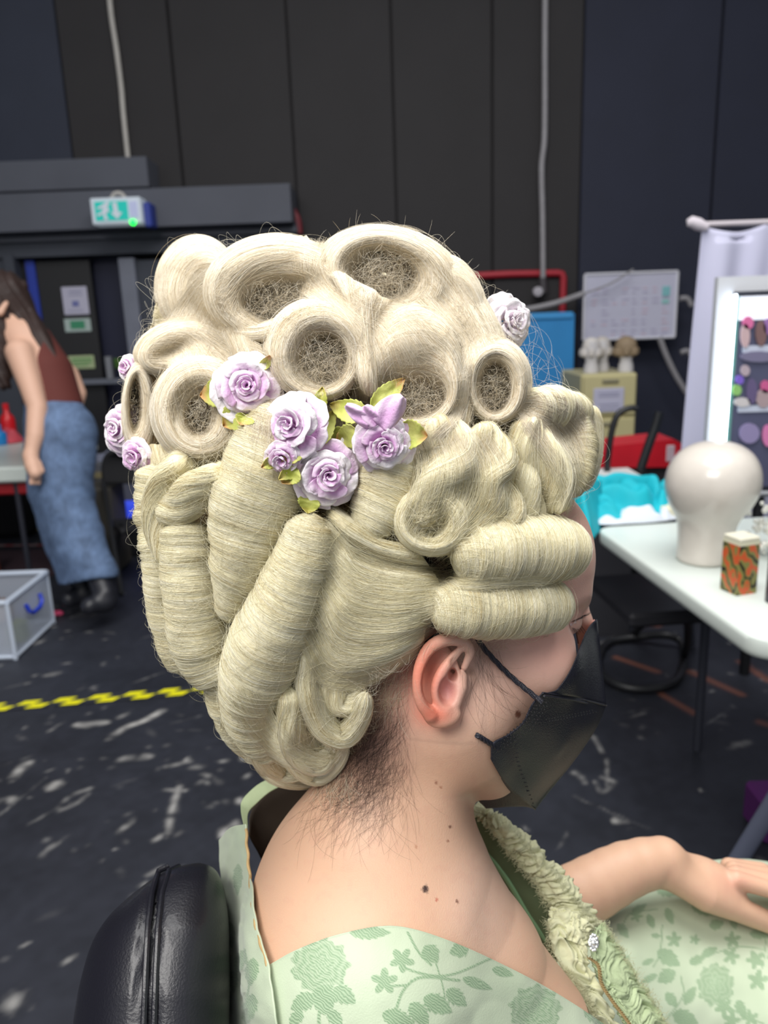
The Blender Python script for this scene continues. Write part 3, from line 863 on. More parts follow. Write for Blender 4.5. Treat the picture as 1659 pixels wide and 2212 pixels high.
def isosurf(f, lo, hi, h, skip=None):
    """surface nets on sparse blocks of 8 cells"""
    Bn = 8; bs = h * Bn
    nb = np.ceil((np.array(hi) - lo) / bs).astype(int)
    I = np.stack(np.meshgrid(*[np.arange(k) for k in nb], indexing='ij'), -1).reshape(-1, 3)
    c = np.array(lo) + (I + .5) * bs
    val = np.concatenate([f(c[i:i + 60000]) for i in range(0, len(c), 60000)])
    I = I[np.abs(val) < bs * 1.15]
    k = np.arange(Bn + 1); L = np.stack(np.meshgrid(k, k, k, indexing='ij'), -1).reshape(-1, 3)
    dim = nb * Bn + 2
    VS, ID, SG = [], [], []
    offs = np.array([[i, j, l] for i in (0, 1) for j in (0, 1) for l in (0, 1)])
    edges = [(a, b) for a in range(8) for b in range(a + 1, 8) if np.abs(offs[a] - offs[b]).sum() == 1]
    for s in range(0, len(I), 800):
        J = I[s:s + 800]; G = J[:, None] * Bn + L[None]
        v = f((np.array(lo) + G.reshape(-1, 3) * h)).reshape(len(J), Bn + 1, Bn + 1, Bn + 1)
        cv = np.stack([v[:, o[0]:Bn + o[0], o[1]:Bn + o[1], o[2]:Bn + o[2]] for o in offs], -1)   # nb,8,8,8,8
        ins = cv < 0; act = ins.any(-1) & ~ins.all(-1)
        b, x, y, z = np.nonzero(act); cc = cv[b, x, y, z]
        acc = np.zeros((len(b), 3)); cnt = np.zeros(len(b))
        for a, e in edges:
            m = (cc[:, a] < 0) != (cc[:, e] < 0)
            t = np.where(m, cc[:, a] / np.where(m, cc[:, a] - cc[:, e], 1), 0)
            acc += m[:, None] * (offs[a] + t[:, None] * (offs[e] - offs[a])); cnt += m
        g = J[b] * Bn + np.stack([x, y, z], 1)
        VS.append(np.array(lo) + (g + acc / cnt[:, None]) * h)
        ID.append(g); SG.append(cc)
    V = np.concatenate(VS); g = np.concatenate(ID); cc = np.concatenate(SG)
    key = lambda q: (q[:, 0] * dim[1] + q[:, 1]) * dim[2] + q[:, 2]
    ks = key(g); order = np.argsort(ks); sk = ks[order]
    def look(q):
        kk = key(q); i = np.clip(np.searchsorted(sk, kk), 0, len(sk) - 1); ok = sk[i] == kk
        return np.where(ok, order[i], -1)
    Fs = []
    for ax in range(3):
        # edge from corner 0 along ax, shared by 4 cells
        e = np.zeros(3, int); e[ax] = 1; ci = int(np.nonzero((offs == e).all(1))[0][0])
        m = (cc[:, 0] < 0) != (cc[:, ci] < 0); idx = np.nonzero(m)[0]
        o1 = np.zeros(3, int); o2_ = np.zeros(3, int); o1[(ax + 1) % 3] = 1; o2_[(ax + 2) % 3] = 1
        a = idx; b = look(g[idx] - o1); c = look(g[idx] - o1 - o2_); d = look(g[idx] - o2_)
        ok = (b >= 0) & (c >= 0) & (d >= 0)
        q = np.stack([a, b, c, d], 1); fl = cc[idx, 0] < 0
        q = np.where(fl[:, None], q, q[:, ::-1]); Fs.append(q[ok])
    return V, np.concatenate(Fs)


def crop(V, Fc, keepf):
    m = keepf(V); fm = m[Fc].all(1); Fc = Fc[fm]
    used = np.unique(Fc); mp = np.full(len(V), -1); mp[used] = np.arange(len(used)); return V[used], mp[Fc]


elo, ehi = np.array([Q(880, 1590, .55)[0], Q(880, 1590, .60)[1] - .002, .545]), np.array([Q(1040, 1360, .60)[0], Q(1030, 1355, .55)[1], .605])
Ve, Fe = isosurf(body_sdf, elo, ehi, .0007)
lo = np.array([Q(500, 1, .8)[0] - .12, -.78, .46]); hi = np.array([Q(1830, 1, 1.05)[0], .08, 1.10])
Vb, Fb = isosurf(body_sdf, lo, hi, .0018)
inear = lambda V, e: ((V > elo + e) & (V < ehi - e)).all(1)
Vb, Fb = crop(Vb, Fb, lambda V: ~inear(V, .0035))
Vs = np.concatenate([Vb, Ve]); Fs_ = np.concatenate([Fb, Fe + len(Vb)])
px, py = to_px(Vs)


def blob(x, y, rx, ry, pw=1.0): return np.exp(-(((px - x) / rx) ** 2 + ((py - y) / ry) ** 2) * pw)


skin = np.array(lin((220, 178, 149))[:3]); C = np.tile(skin, (len(Vs), 1))
def mixc(c, w):
    global C
    w = np.clip(w, 0, 1)[:, None]; C = C * (1 - w) + np.array(lin(c)[:3]) * w
mixc((232, 190, 172), sstep(1700, 1450, py) * sstep(700, 900, px) * .8)
mixc((238, 178, 164), blob(1180, 1400, 90, 70) * .6)
mixc((228, 168, 160), blob(1240, 1210, 60, 110) * .3)
mixc((238, 138, 112), blob(918, 1450, 52, 85) * .95 + blob(940, 1545, 40, 25) * .8)
mixc((214, 140, 140), blob(968, 1490, 22, 32) * .7)
mixc((236, 204, 188), blob(1040, 1960, 80, 160) * .45)  # paler chest patch: light on the skin painted into its colour
mixc((226, 160, 140), blob(1590, 1905, 45, 30) * .5)
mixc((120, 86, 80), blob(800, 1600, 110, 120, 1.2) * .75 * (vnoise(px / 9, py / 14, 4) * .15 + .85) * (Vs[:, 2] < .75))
mixc((44, 36, 34), sstep(1205, 1170, px) * sstep(1368, 1345, py) * (Vs[:, 2] < .74))
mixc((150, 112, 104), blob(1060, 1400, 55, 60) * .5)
mixc((206, 150, 134), (vnoise(px / 14, py / 14, 8) > .45) * .10)
for (mx_, my_, mr, mc) in ((919, 1894 + 26, 6.5, (70, 50, 46)), (1119, 1543, 6, (140, 92, 74)), (943, 1944, 3, (190, 110, 90)), (972, 1787, 3.2, (120, 80, 66)), (987, 1946, 2.5, (130, 90, 76)), (941, 1691, 3, (160, 112, 90)),
                          (968, 1816, 2.2, (150, 100, 80)), (898, 1829, 2.5, (190, 140, 110)), (953, 1700, 2.5, (180, 130, 104))):
    mixc(mc, (1.25 - np.hypot(px - mx_, (py - my_) * .85) / mr) * 3)
skin_m = attr_mat('skin', 'col', .50, bump=.16, bscale=900, sss=.10)
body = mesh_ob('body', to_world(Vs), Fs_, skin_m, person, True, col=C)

# ---- eye make-up: lids with lashes
_t = BVHTree.FromPolygons(to_world(Vs).tolist(), Fs_.tolist())
BX, BY = np.arange(500, 1340, 5.0), np.arange(1080, 2480, 5.0); BD = np.full((len(BX), len(BY)), 1.2)
for i, x in enumerate(BX):
    dirs = P(np.full(len(BY), x), BY, np.ones(len(BY))) - CAM
    for j in range(len(BY)):
        h = _t.ray_cast(Vector(CAM), Vector(dirs[j]))
        if h[0] is not None: BD[i, j] = (np.array(h[0]) - CAM).dot(FWD)
del _t


def skin_depth(x, y):
    a = np.clip((np.asarray(x, float) - BX[0]) / 5, 0, len(BX) - 1.001); b = np.clip((np.asarray(y, float) - BY[0]) / 5, 0, len(BY) - 1.001)
    i = a.astype(int); j = b.astype(int); a = a - i; b = b - j
    return (BD[i, j] * (1 - a) + BD[i + 1, j] * a) * (1 - b) + (BD[i, j + 1] * (1 - a) + BD[i + 1, j + 1] * a) * b


rs = np.random.default_rng(3)
lash = []
for i in range(46):
    k = i / 45; up = i % 2
    if up: p0 = Q(1232 + 26 * k, 1344 - 14 * k, .652 + .012 * k); dr = np.array([.010, -.001 + .003 * rs.random(), .004])
    else: p0 = Q(1230 + 22 * k, 1349 - 4 * k, .653 + .012 * k); dr = np.array([.006, -.008, .002])
    t = np.linspace(0, 1, 8)[:, None]; lash.append(to_world(p0 + dr * t * rs.uniform(.7, 1.2) + np.array([0, .0025, 0]) * t ** 2 * (1 if up else -.3) + rs.normal(0, .0004, 3) * t))
v_, f_, c_ = wires(np.array(lash), .00011, rs=rs)
mesh_ob('eyelashes', v_, f_, mat('lash', (34, 28, 28), .5), person)['label'] = 'long dark eyelashes with glitter'
g = MB()
for i in range(16):
    k = rs.random(); c = to_world(Q(1232 + 28 * k, 1349 - 14 * k + rs.uniform(-3, 3), .650 + .012 * k)); g.lathe(c, [(.0001, -.0005), (.0006, 0), (.0001, .0005)], 6)
g.build('glitter', mat('glitter', (240, 225, 225), .1, metal=.7), person)
g = MB(); g.tube(to_world(np.array([Q(1222 + 8 * t, 1318 - 6 * t + 8 * t * t, .650 + .010 * t) for t in np.linspace(0, 3.4, 10)])), .0006, 6)
g.build('eyebrow', mat('brow', (120, 84, 66), .7), person, True)

# ---- own dark hair at the nape and in front of the ear
def skin_strands(n, seed, box, ang, ln, curve, lift, rad, dens=None):
    rs = np.random.default_rng(seed); K = 14; s = np.linspace(0, 1, K)
    x = rs.uniform(box[0], box[2], n); y = rs.uniform(box[1], box[3], n)
    if dens is not None: m = rs.random(n) < dens(x, y); x = x[m]; y = y[m]; n = len(x)
    a = rs.normal(ang[0], ang[1], (n, 1)) + rs.normal(curve[0], curve[1], (n, 1)) * s
    l = rs.uniform(ln[0], ln[1], (n, 1))
    qx = x[:, None] + np.cumsum(np.cos(a), 1) * l / K; qy = y[:, None] + np.cumsum(np.sin(a), 1) * l / K
    d = skin_depth(qx, qy); ok = (d.max(1) < .78) & (np.abs(np.diff(d, axis=1)).max(1) < .008)
    d = d - .0004 - np.abs(rs.normal(0, lift, (n, 1))) * (s * .8 + .2)
    return wires(P(qx, qy, d)[ok], rad, rs=rs)
dn = lambda x, y: np.clip(np.exp(-(((x - 800) / 90) ** 2 + ((y - 1590) / 105) ** 2)) * 1.3, 0, 1)
parts = [skin_strands(3000, 21, (650, 1440, 890, 1730), (2.05, .4), (50, 170), (.45, .6), .001, .000038, dn),
         skin_strands(260, 22, (640, 1620, 880, 1760), (2.2, .6), (60, 170), (.6, 1.0), .002, .00004)]
v_, f_, c_ = merge(parts)
dark_hair = mat('natural_hair', (58, 44, 40), .45)
mesh_ob('nape_hair', v_, f_, dark_hair, person)['label'] = "dark natural hair at the nape below the wig"
v_, f_, c_ = merge([skin_strands(60, 23, (1000, 1385, 1075, 1460), (1.5, .25), (50, 170), (-.6, .5), .0008, .00004)])
mesh_ob('sideburn_hair', v_, f_, dark_hair, person)['label'] = 'sparse dark strands in front of the ear'


# pale wig ends hanging over the hairline
v_, f_, c_ = merge([skin_strands(150, 24, (770, 1430, 900, 1490), (1.9, .3), (40, 120), (-.2, .5), .0025, .00006), skin_strands(90, 25, (900, 1385, 1090, 1400), (1.6, .7), (20, 60), (0, 1), .002, .00006),
                    skin_strands(160, 26, (640, 1660, 760, 1700), (1.7, .35), (25, 70), (0, .6), .004, .00006)])
mesh_ob('loose_ends', v_, f_, HM, wig, True, col=c_, attr='hc')['kind'] = 'stuff'


# ---- face mask
def loft(guides, nu=30, nv=40, bulge=0.0, cling=None):
    """guides rows of (x,y,d): surface lofted between them; returns world grid nu x nv"""
    G = np.array([cr([(x, y, d * 1000) for x, y, d in g], nv) for g in guides])
    R = np.stack([cr(G[:, j], nu) for j in range(nv)], 1); R[..., 2] /= 1000
    u = np.linspace(0, 1, nu)[:, None]; v = np.linspace(0, 1, nv)[None]
    R[..., 2] -= bulge * np.sin(u * pi) * np.sin(v * pi)
    if cling is not None:
        sd = np.min([skin_depth(R[..., 0] + o_, R[..., 1]) for o_ in (-9, 0, 9)], axis=0) - cling
        m = np.minimum(R[..., 2], sd)
        for _ in range(12):
            e = np.pad(m, 1, mode='edge'); m = np.minimum(m, (e[:-2, 1:-1] + e[2:, 1:-1] + e[1:-1, :-2] + e[1:-1, 2:]) / 4)
        R[..., 2] = m
    return P(R[..., 0], R[..., 1], R[..., 2])


def sheet_ob(name, W, m, parent, thick=.0008, col=None, sub=0):
    nu, nv = W.shape[:2]
    o = mesh_ob(name, W.reshape(-1, 3), grid_faces(nu, nv), m, parent, True, col=col)
    s = o.modifiers.new('s', 'SOLIDIFY'); s.thickness = thick; s.offset = 0
    return o


mask_m = mat('mask_fabric', (36, 37, 48), .45, spec=.5)
nt = mask_m.node_tree; tc = nt.nodes.new('ShaderNodeTexCoord'); wv = nt.nodes.new('ShaderNodeTexVoronoi'); wv.inputs['Scale'].default_value = 1300
mp = nt.nodes.new('ShaderNodeMapping'); mp.inputs['Rotation'].default_value = (.3, .5, .2); mp.inputs['Scale'].default_value = (1, 1, .55)
nt.links.new(tc.outputs['Object'], mp.inputs[0]); nt.links.new(mp.outputs[0], wv.inputs['Vector'])
bp = nt.nodes.new('ShaderNodeBump'); bp.inputs['Strength'].default_value = .5; bp.inputs['Distance'].default_value = .0008
nt.links.new(wv.outputs['Distance'], bp.inputs['Height']); nt.links.new(bp.outputs[0], nt.nodes['Principled BSDF'].inputs['Normal'])
mask_in = mat('mask_lining', (214, 160, 150), .8)
fm = sheet_ob('face_mask', loft([
    [(1172, 1497, .590), (1225, 1504, .625), (1270, 1514, .680), (1309, 1524, .735)],
    [(1150, 1520, .588), (1200, 1545, .622), (1260, 1570, .675), (1290, 1568, .733)],
    [(1128, 1562, .590), (1180, 1585, .622), (1230, 1615, .670), (1262, 1612, .728)],
    [(1095, 1588, .594), (1150, 1625, .625), (1200, 1655, .668), (1228, 1658, .722)],
    [(1064, 1606, .598), (1110, 1650, .626), (1160, 1690, .665), (1192, 1702, .715)],
    [(1060, 1640, .602), (1090, 1690, .630), (1125, 1725, .665), (1156, 1748, .708)]], 40, 50, .002, cling=.0025), mask_m, person)
fm['label'] = 'black folded face mask'
def mpart(name, W, m=mask_m, th=.0008): return sheet_ob(name, W, m, fm, th)
mpart('nose_panel', loft([
    [(1175, 1497, .592), (1230, 1503, .628), (1270, 1513, .682), (1309, 1523, .736)],
    [(1200, 1492, .608), (1240, 1470, .640), (1275, 1455, .685), (1302, 1452, .736)],
    [(1232, 1448, .634), (1252, 1420, .658), (1278, 1400, .695), (1296, 1396, .736)],
    [(1258, 1385, .668), (1268, 1362, .690), (1280, 1345, .712), (1289, 1338, .734)]], 30, 30, .001, cling=.0035))
mpart('chin_panel', loft([
    [(1062, 1640, .603), (1090, 1690, .632), (1156, 1747, .708)],
    [(1068, 1655, .618), (1092, 1702, .650), (1135, 1742, .705)],
    [(1062, 1690, .640), (1075, 1715, .670), (1100, 1742, .705)],
    [(1040, 1688, .670), (1030, 1722, .690), (1050, 1746, .705)]], 20, 24))
mpart('mask_lining', loft([
    [(1206, 1492, .620), (1240, 1446, .645), (1262, 1380, .680), (1284, 1338, .720)],
    [(1240, 1490, .70), (1258, 1446, .705), (1272, 1385, .715), (1286, 1345, .735)],
    [(1262, 1500, .745), (1282, 1440, .750), (1288, 1385, .750), (1290, 1345, .745)]], 16, 24), mask_in)
g = MB()
for a in ([(1172, 1497, .588), (1225, 1504, .623), (1270, 1514, .678), (1310, 1524, .733)], [(1176, 1503, .587), (1226, 1510, .622), (1268, 1519, .674)],
          [(1064, 1640, .600), (1092, 1688, .628), (1156, 1748, .706)]):
    g.tube(P(*cr(a, 16).T), .0009, 8)
g.build('folded_edge', mask_m, fm, True)
stm = mat('stitch', (30, 30, 33), .4)
for ln_ in ([(1182, 1556, .598), (1225, 1548, .620), (1285, 1536, .690)], [(1112, 1592, .594), (1120, 1650, .613), (1138, 1700, .653), (1152, 1742, .700)], [(1172, 1512, .583), (1130, 1562, .586), (1066, 1612, .594)], [(1182, 1520, .584), (1140, 1575, .588), (1080, 1616, .594)]):
    pts = cr(ln_, 34); g = MB()
    for i, q in enumerate(pts):
        q[2] = min(q[2], float(skin_depth(q[0], q[1])) - .0005)
        w = P(q[0] + (2.2 if i % 2 else -2.2), q[1] + (2.2 if i % 2 else -2.2), q[2] - .0028)
        g.lathe(w, [(.0003, -.0006), (.0007, 0), (.0003, .0006)], 6)
    g.build('welded_seam', stm, fm, True)
def cord(pts, r=.0021):
    p = cr(pts, 60); p[:, 2] = np.where(p[:, 0] > 1030, np.minimum(p[:, 2], skin_depth(p[:, 0], p[:, 1]) - .003), p[:, 2]); W = P(p[:, 0], p[:, 1], p[:, 2]); t, a, b = frames(W); g = MB(); L = np.linspace(0, 1, 60) * 34
    for k in (0, 2.09, 4.19): g.tube(W + a * (np.cos(L + k) * r * .45)[:, None] + b * (np.sin(L + k) * r * .45)[:, None], r * .62, 8)
    return g
cord([(905, 1450, .575), (908, 1410, .574), (940, 1376, .574), (985, 1362, .572), (1018, 1366, .572), (1048, 1404, .585), (1100, 1458, .593), (1150, 1500, .588), (1172, 1518, .584)]).build('ear_loop', mask_m, fm, True)
cord([(960, 1545, .592), (995, 1568, .586), (1030, 1588, .590), (1064, 1610, .594), (1078, 1622, .594)]).build('ear_loop', mask_m, fm, True)
# ================================================================== GOWN
def leafm(X, Y, cx, cy, ang, L, Wd, lob=0):
    a = (X - cx) * cos(ang) + (Y - cy) * sin(ang); b = -(X - cx) * sin(ang) + (Y - cy) * cos(ang)
    t = np.clip(a / L + .5, 0, 1); w = Wd * np.sin(pi * t ** .8) ** .8 * (1 + (.35 * ((t * lob) % 1) if lob else 0))
    return np.clip((w - np.abs(b)) / 1.6 + .3, 0, 1) * (np.abs(a) < L / 2)


def maple(X, Y, cx, cy, R, ph=0.0):
    r = np.hypot(X - cx, Y - cy); th = np.arctan2(Y - cy, X - cx) + ph
    k = R * (.45 + .55 * np.abs(np.cos(2.5 * th)) ** 1.3)
    return np.clip((k - r) / 1.6 + .3, 0, 1)


def flower(X, Y, cx, cy, rx, ry, seed=0):
    th = np.arctan2((Y - cy) / ry, (X - cx) / rx); r = np.hypot((X - cx) / rx, (Y - cy) / ry)
    k = 1 + .07 * np.cos(9 * th + seed) + .05 * np.cos(17 * th)
    m = np.clip((k - r) * 20, 0, 1)
    inn = .5 + .5 * np.sin(r * 22 + 2.5 * np.sin(th * 6 + seed) * (1 - r * .3))
    return m * (.62 + .38 * inn)


def stem(X, Y, pts, w=2.5):
    p = cr(pts, 14); d = np.full(np.shape(X), 1e9)
    for a, b in zip(p[:-1], p[1:]):
        ab = b - a; t = np.clip(((X - a[0]) * ab[0] + (Y - a[1]) * ab[1]) / (ab @ ab), 0, 1)
        d = np.minimum(d, np.hypot(X - a[0] - t * ab[0], Y - a[1] - t * ab[1]))
    return np.clip((w - d) / 1.5 + .3, 0, 1)


def damask(X, Y):
    m = np.zeros(np.shape(X)); U = lambda k: np.maximum(m, k)
    for f in ((692, 2085, 62, 58, 0), (1155, 2180, 56, 52, 1), (1545, 2128, 40, 46, 2), (655, 1960, 1, 1, 0), (1390, 2290, 50, 50, 3), (900, 2300, 60, 55, 4), (1720, 2060, 60, 50, 5)): m = U(flower(X, Y, *f))
    for l in ((655, 2165, 2.6, 60, 17, 5), (700, 2160, 1.5, 66, 24, 5), (745, 2150, .6, 58, 17, 5), (640, 2200, 2.2, 44, 12, 4), (725, 2200, .9, 48, 13, 4), (905, 2190, .9, 62, 17, 5), (945, 2170, .5, 70, 18, 5),
              (985, 2155, .7, 56, 15, 5), (860, 2200, .3, 74, 17, 6), (930, 2062, .9, 46, 17, 3), (990, 2052, 2.8, 44, 15, 3), (1085, 2100, .3, 50, 11, 0), (1030, 2125, .35, 70, 12, 0), (520, 2078, 1.9, 54, 11, 4),
              (545, 2100, 1.7, 62, 13, 4), (540, 2180, 1.8, 70, 14, 4), (505, 2120, 1.5, 50, 10, 4), (800, 2015, 0, 90, 13, 6), (1290, 2195, .5, 70, 16, 5), (515, 1900, 1.6, 70, 9, 4), (500, 2020, 1.5, 60, 8, 4),
              (1406, 1992, 1.2, 34, 9, 0), (1446, 1980, 1.2, 40, 10, 0), (1346, 2012, .9, 40, 9, 3), (1417, 2022, .1, 24, 6, 0), (1400, 2078, -.4, 30, 7, 0), (1444, 2070, .6, 58, 15, 4), (1438, 2110, 2.6, 44, 14, 4),
              (1400, 2115, 2.7, 44, 8, 0), (1490, 2150, -1.0, 46, 12, 0), (1506, 2074, -.4, 40, 9, 3), (1533, 2056, -.5, 40, 10, 0), (1548, 1997, -.3, 34, 10, 3), (1585, 1996, 1.2, 26, 8, 0), (1520, 1965, .4, 60, 12, 4),
              (1440, 1925, .3, 50, 12, 4), (1380, 1965, -.6, 40, 8, 3), (1600, 2180, 1.2, 44, 10, 3), (1480, 2200, .4, 60, 16, 4), (1640, 2020, .2, 44, 9, 3), (1450, 2160, .9, 40, 10, 3)):
        m = U(leafm(X, Y, *l))
    for q in ((830, 2120, 30, .3), (868, 2074, 28, 1.0), (700, 2010, 20, 0), (1582, 2031, 19, .4), (1579, 2066, 20, 0), (1632, 2074, 22, .7), (1637, 2118, 24, .2), (1564, 2176, 22, .9), (1579, 2204, 22, .1), (1620, 2200, 20, .5),
              (1375, 1980, 14, 0), (1455, 2030, 18, .3), (1610, 1985, 16, 0), (1345, 2075, 18, .6), (1500, 2030, 12, 0)): m = U(maple(X, Y, *q))
    for s_, w_ in (([(850, 2060), (870, 2090), (960, 2108), (1060, 2070)], 3), ([(850, 2200), (870, 2140), (905, 2112), (990, 2118)], 3.5), ([(835, 2130), (880, 2128)], 3), ([(940, 2080), (955, 2130), (960, 2160)], 2),
                   ([(880, 2015), (905, 2060), (930, 2085)], 3), ([(700, 2140), (690, 2212), (720, 2300)], 4), ([(1430, 2000), (1425, 2060), (1410, 2090)], 2), ([(1540, 2060), (1600, 2046), (1650, 2052)], 1.8),
                   ([(1470, 2110), (1475, 2150), (1440, 2200)], 2), ([(1560, 2170), (1600, 2190), (1650, 2212)], 2), ([(1655, 2020), (1650, 2070), (1640, 2110)], 1.6), ([(1345, 2000), (1360, 1975), (1420, 1965)], 1.6), ([(530, 2050), (540, 2120), (525, 2200)], 2.5)):
        m = U(stem(X, Y, s_, w_))
    return m


def cloth_mat():
    m = bpy.data.materials.new('green_damask'); m.use_nodes = True; nt = m.node_tree; b = nt.nodes['Principled BSDF']; N = nt.nodes.new; L = nt.links.new
    a = N('ShaderNodeAttribute'); a.attribute_name = 'col'; sp = N('ShaderNodeSeparateColor'); L(a.outputs['Color'], sp.inputs[0])
    tc = N('ShaderNodeTexCoord')
    wv = N('ShaderNodeTexWave'); wv.inputs['Scale'].default_value = 230; wv.inputs['Distortion'].default_value = 9; wv.inputs['Detail'].default_value = 2; wv.inputs['Detail Scale'].default_value = .6
    wv.bands_direction = 'DIAGONAL'; L(tc.outputs['Object'], wv.inputs['Vector'])
    st = N('ShaderNodeMix'); st.data_type = 'RGBA'; st.inputs[6].default_value = lin((132, 160, 126)); st.inputs[7].default_value = lin((164, 186, 152)); L(wv.outputs['Fac'], st.inputs[0])
    n = N('ShaderNodeTexNoise'); n.inputs['Scale'].default_value = 14; L(tc.outputs['Object'], n.inputs['Vector'])
    bs = N('ShaderNodeMix'); bs.data_type = 'RGBA'; bs.inputs[6].default_value = lin((182, 199, 168)); bs.inputs[7].default_value = lin((199, 209, 184)); L(n.outputs['Fac'], bs.inputs[0])
    mx = N('ShaderNodeMix'); mx.data_type = 'RGBA'; L(sp.outputs[0], mx.inputs[0]); L(bs.outputs[2], mx.inputs[6]); L(st.outputs[2], mx.inputs[7]); L(mx.outputs[2], b.inputs['Base Color'])
    b.inputs['Roughness'].default_value = .55; b.inputs['Sheen Weight'].default_value = .25
    n2 = N('ShaderNodeTexNoise'); n2.inputs['Scale'].default_value = 900; L(tc.outputs['Object'], n2.inputs['Vector'])
    ad = N('ShaderNodeMath'); ad.operation = 'MULTIPLY_ADD'; L(wv.outputs['Fac'], ad.inputs[0]); L(sp.outputs[0], ad.inputs[1]); L(n2.outputs['Fac'], ad.inputs[2])
    bp = N('ShaderNodeBump'); bp.inputs['Strength'].default_value = .35; bp.inputs['Distance'].default_value = .0005; L(ad.outputs[0], bp.inputs['Height']); L(bp.outputs[0], b.inputs['Normal'])
    return m


DM_M = cloth_mat()
plain = mat('green_cotton', (178, 193, 152), .7, vary=.12, vscale=60, bump=.3, bscale=700)
frayed = mat('frayed_silk', (206, 206, 170), .8, vary=.10, vscale=90)
inner_m = mat('gown_lining_shaded', (96, 112, 82), .8)  # lining green darkened to carry the shade inside the strap


def cloth(name, W, parent, wr=.0006, thick=.0012, m=None, seed=0, wl=.03):
    nu, nv = W.shape[:2]
    n = np.cross(np.gradient(W, axis=0), np.gradient(W, axis=1)); n /= np.linalg.norm(n, axis=-1)[..., None] + 1e-12
    W = W + n * (wr * (vnoise(W[..., 0] / wl + W[..., 1] / wl, W[..., 2] / wl, seed) + .5 * vnoise(W[..., 0] / wl * 2.7, W[..., 2] / wl * 2.2 + W[..., 1] / wl * 2, seed + 1)))[..., None]
    x, y = to_px(to_cam(W)); col = np.stack([damask(x, y), 0 * x, 0 * x], -1).reshape(-1, 3)
    return sheet_ob(name, W, m or DM_M, parent, thick, col=col)


gw = cloth('gown', loft([   # shoulder and front of the bodice, from the neckline down
    [(578, 2086, .612), (640, 2052, .585), (740, 2016, .570), (850, 2000, .560), (960, 2028, .566), (1100, 2090, .585), (1210, 2150, .615), (1320, 2222, .650)],
    [(588, 2140, .595), (650, 2110, .565), (750, 2080, .545), (860, 2066, .535), (980, 2100, .545), (1100, 2160, .570), (1200, 2215, .605), (1310, 2290, .640)],
    [(600, 2230, .585), (670, 2220, .550), (760, 2200, .528), (870, 2190, .520), (990, 2220, .530), (1110, 2270, .560), (1200, 2320, .600), (1300, 2380, .64)],
    [(610, 2420, .60), (690, 2420, .57), (780, 2420, .55), (880, 2420, .54), (1000, 2430, .55), (1120, 2440, .58), (1210, 2460, .62), (1300, 2480, .66)]], 190, 420, cling=.003), person, .0007, seed=31)
gw['label'] = 'pale green damask gown'
gp = lambda name, W, **k: cloth(name, W, gw, **k)
gp('back_panel', loft([
    [(474, 1815, .800), (478, 1900, .790), (486, 2000, .77), (488, 2110, .75), (490, 2212, .74), (500, 2420, .74)],
    [(498, 1788, .745), (510, 1900, .730), (518, 2000, .70), (520, 2110, .68), (522, 2212, .67), (530, 2420, .67)],
    [(531, 1780, .700), (541, 1890, .672), (555, 2000, .640), (580, 2088, .604), (600, 2220, .582), (610, 2420, .58)]], 70, 260, cling=.011), wr=.0012, wl=.022, seed=33)
gp('far_collar', loft([
    [(700, 1650, .800), (640, 1662, .800), (575, 1684, .795), (530, 1718, .780), (520, 1740, .770), (527, 1790, .720)],
    [(700, 1668, .790), (640, 1684, .790), (590, 1705, .785), (550, 1738, .770), (536, 1758, .755), (535, 1800, .712)]], 12, 60), wr=.0015, m=plain)
gp('collar_shade_sheet', loft([
    [(700, 1650, .83), (640, 1670, .83), (590, 1695, .82), (548, 1740, .80), (536, 1800, .76)],
    [(780, 1740, .84), (710, 1770, .83), (655, 1800, .82), (605, 1840, .81), (580, 1890, .80)]], 12, 40), wr=.001, m=mat('collar_shade', (58, 48, 38), .8))  # dark brown sheet added for the shadow inside the collar

e = cr([(531, 1790, 700), (539, 1890, 671), (553, 2000, 638), (579, 2087, 606)], 40); g = MB()
e[:, 2] = np.minimum(e[:, 2] / 1000, skin_depth(e[:, 0] + 6, e[:, 1]) - .010); e[:, 2] = np.convolve(np.pad(e[:, 2], 3, mode='edge'), np.ones(7) / 7, 'valid') - .002; g.tube(P(e[:, 0] + 1.5 * np.sin(np.arange(40) * 1.1), e[:, 1], e[:, 2]), .0013, 8); g.build('neck_binding', mat('binding', (188, 160, 112), .7, vary=.3, vscale=120), gw, True)
gp('strap_lining', loft([
    [(1012, 1738, .800), (1050, 1760, .795), (1100, 1825, .79), (1150, 1890, .78), (1192, 1950, .765), (1215, 2040, .750)],
    [(950, 1790, .815), (1010, 1830, .805), (1065, 1890, .795), (1115, 1965, .785), (1160, 2030, .770), (1200, 2085, .755)]], 20, 50), wr=.0015, m=inner_m)
e = cr([(985, 1792, 812), (1045, 1838, 800), (1095, 1900, 790), (1140, 1975, 778), (1182, 2035, 765)], 40); g = MB()
g.tube(P(e[:, 0], e[:, 1], e[:, 2] / 1000), .0028, 8); g.build('inner_neckline', mat('neckline_edge', (120, 156, 116), .7), gw, True)


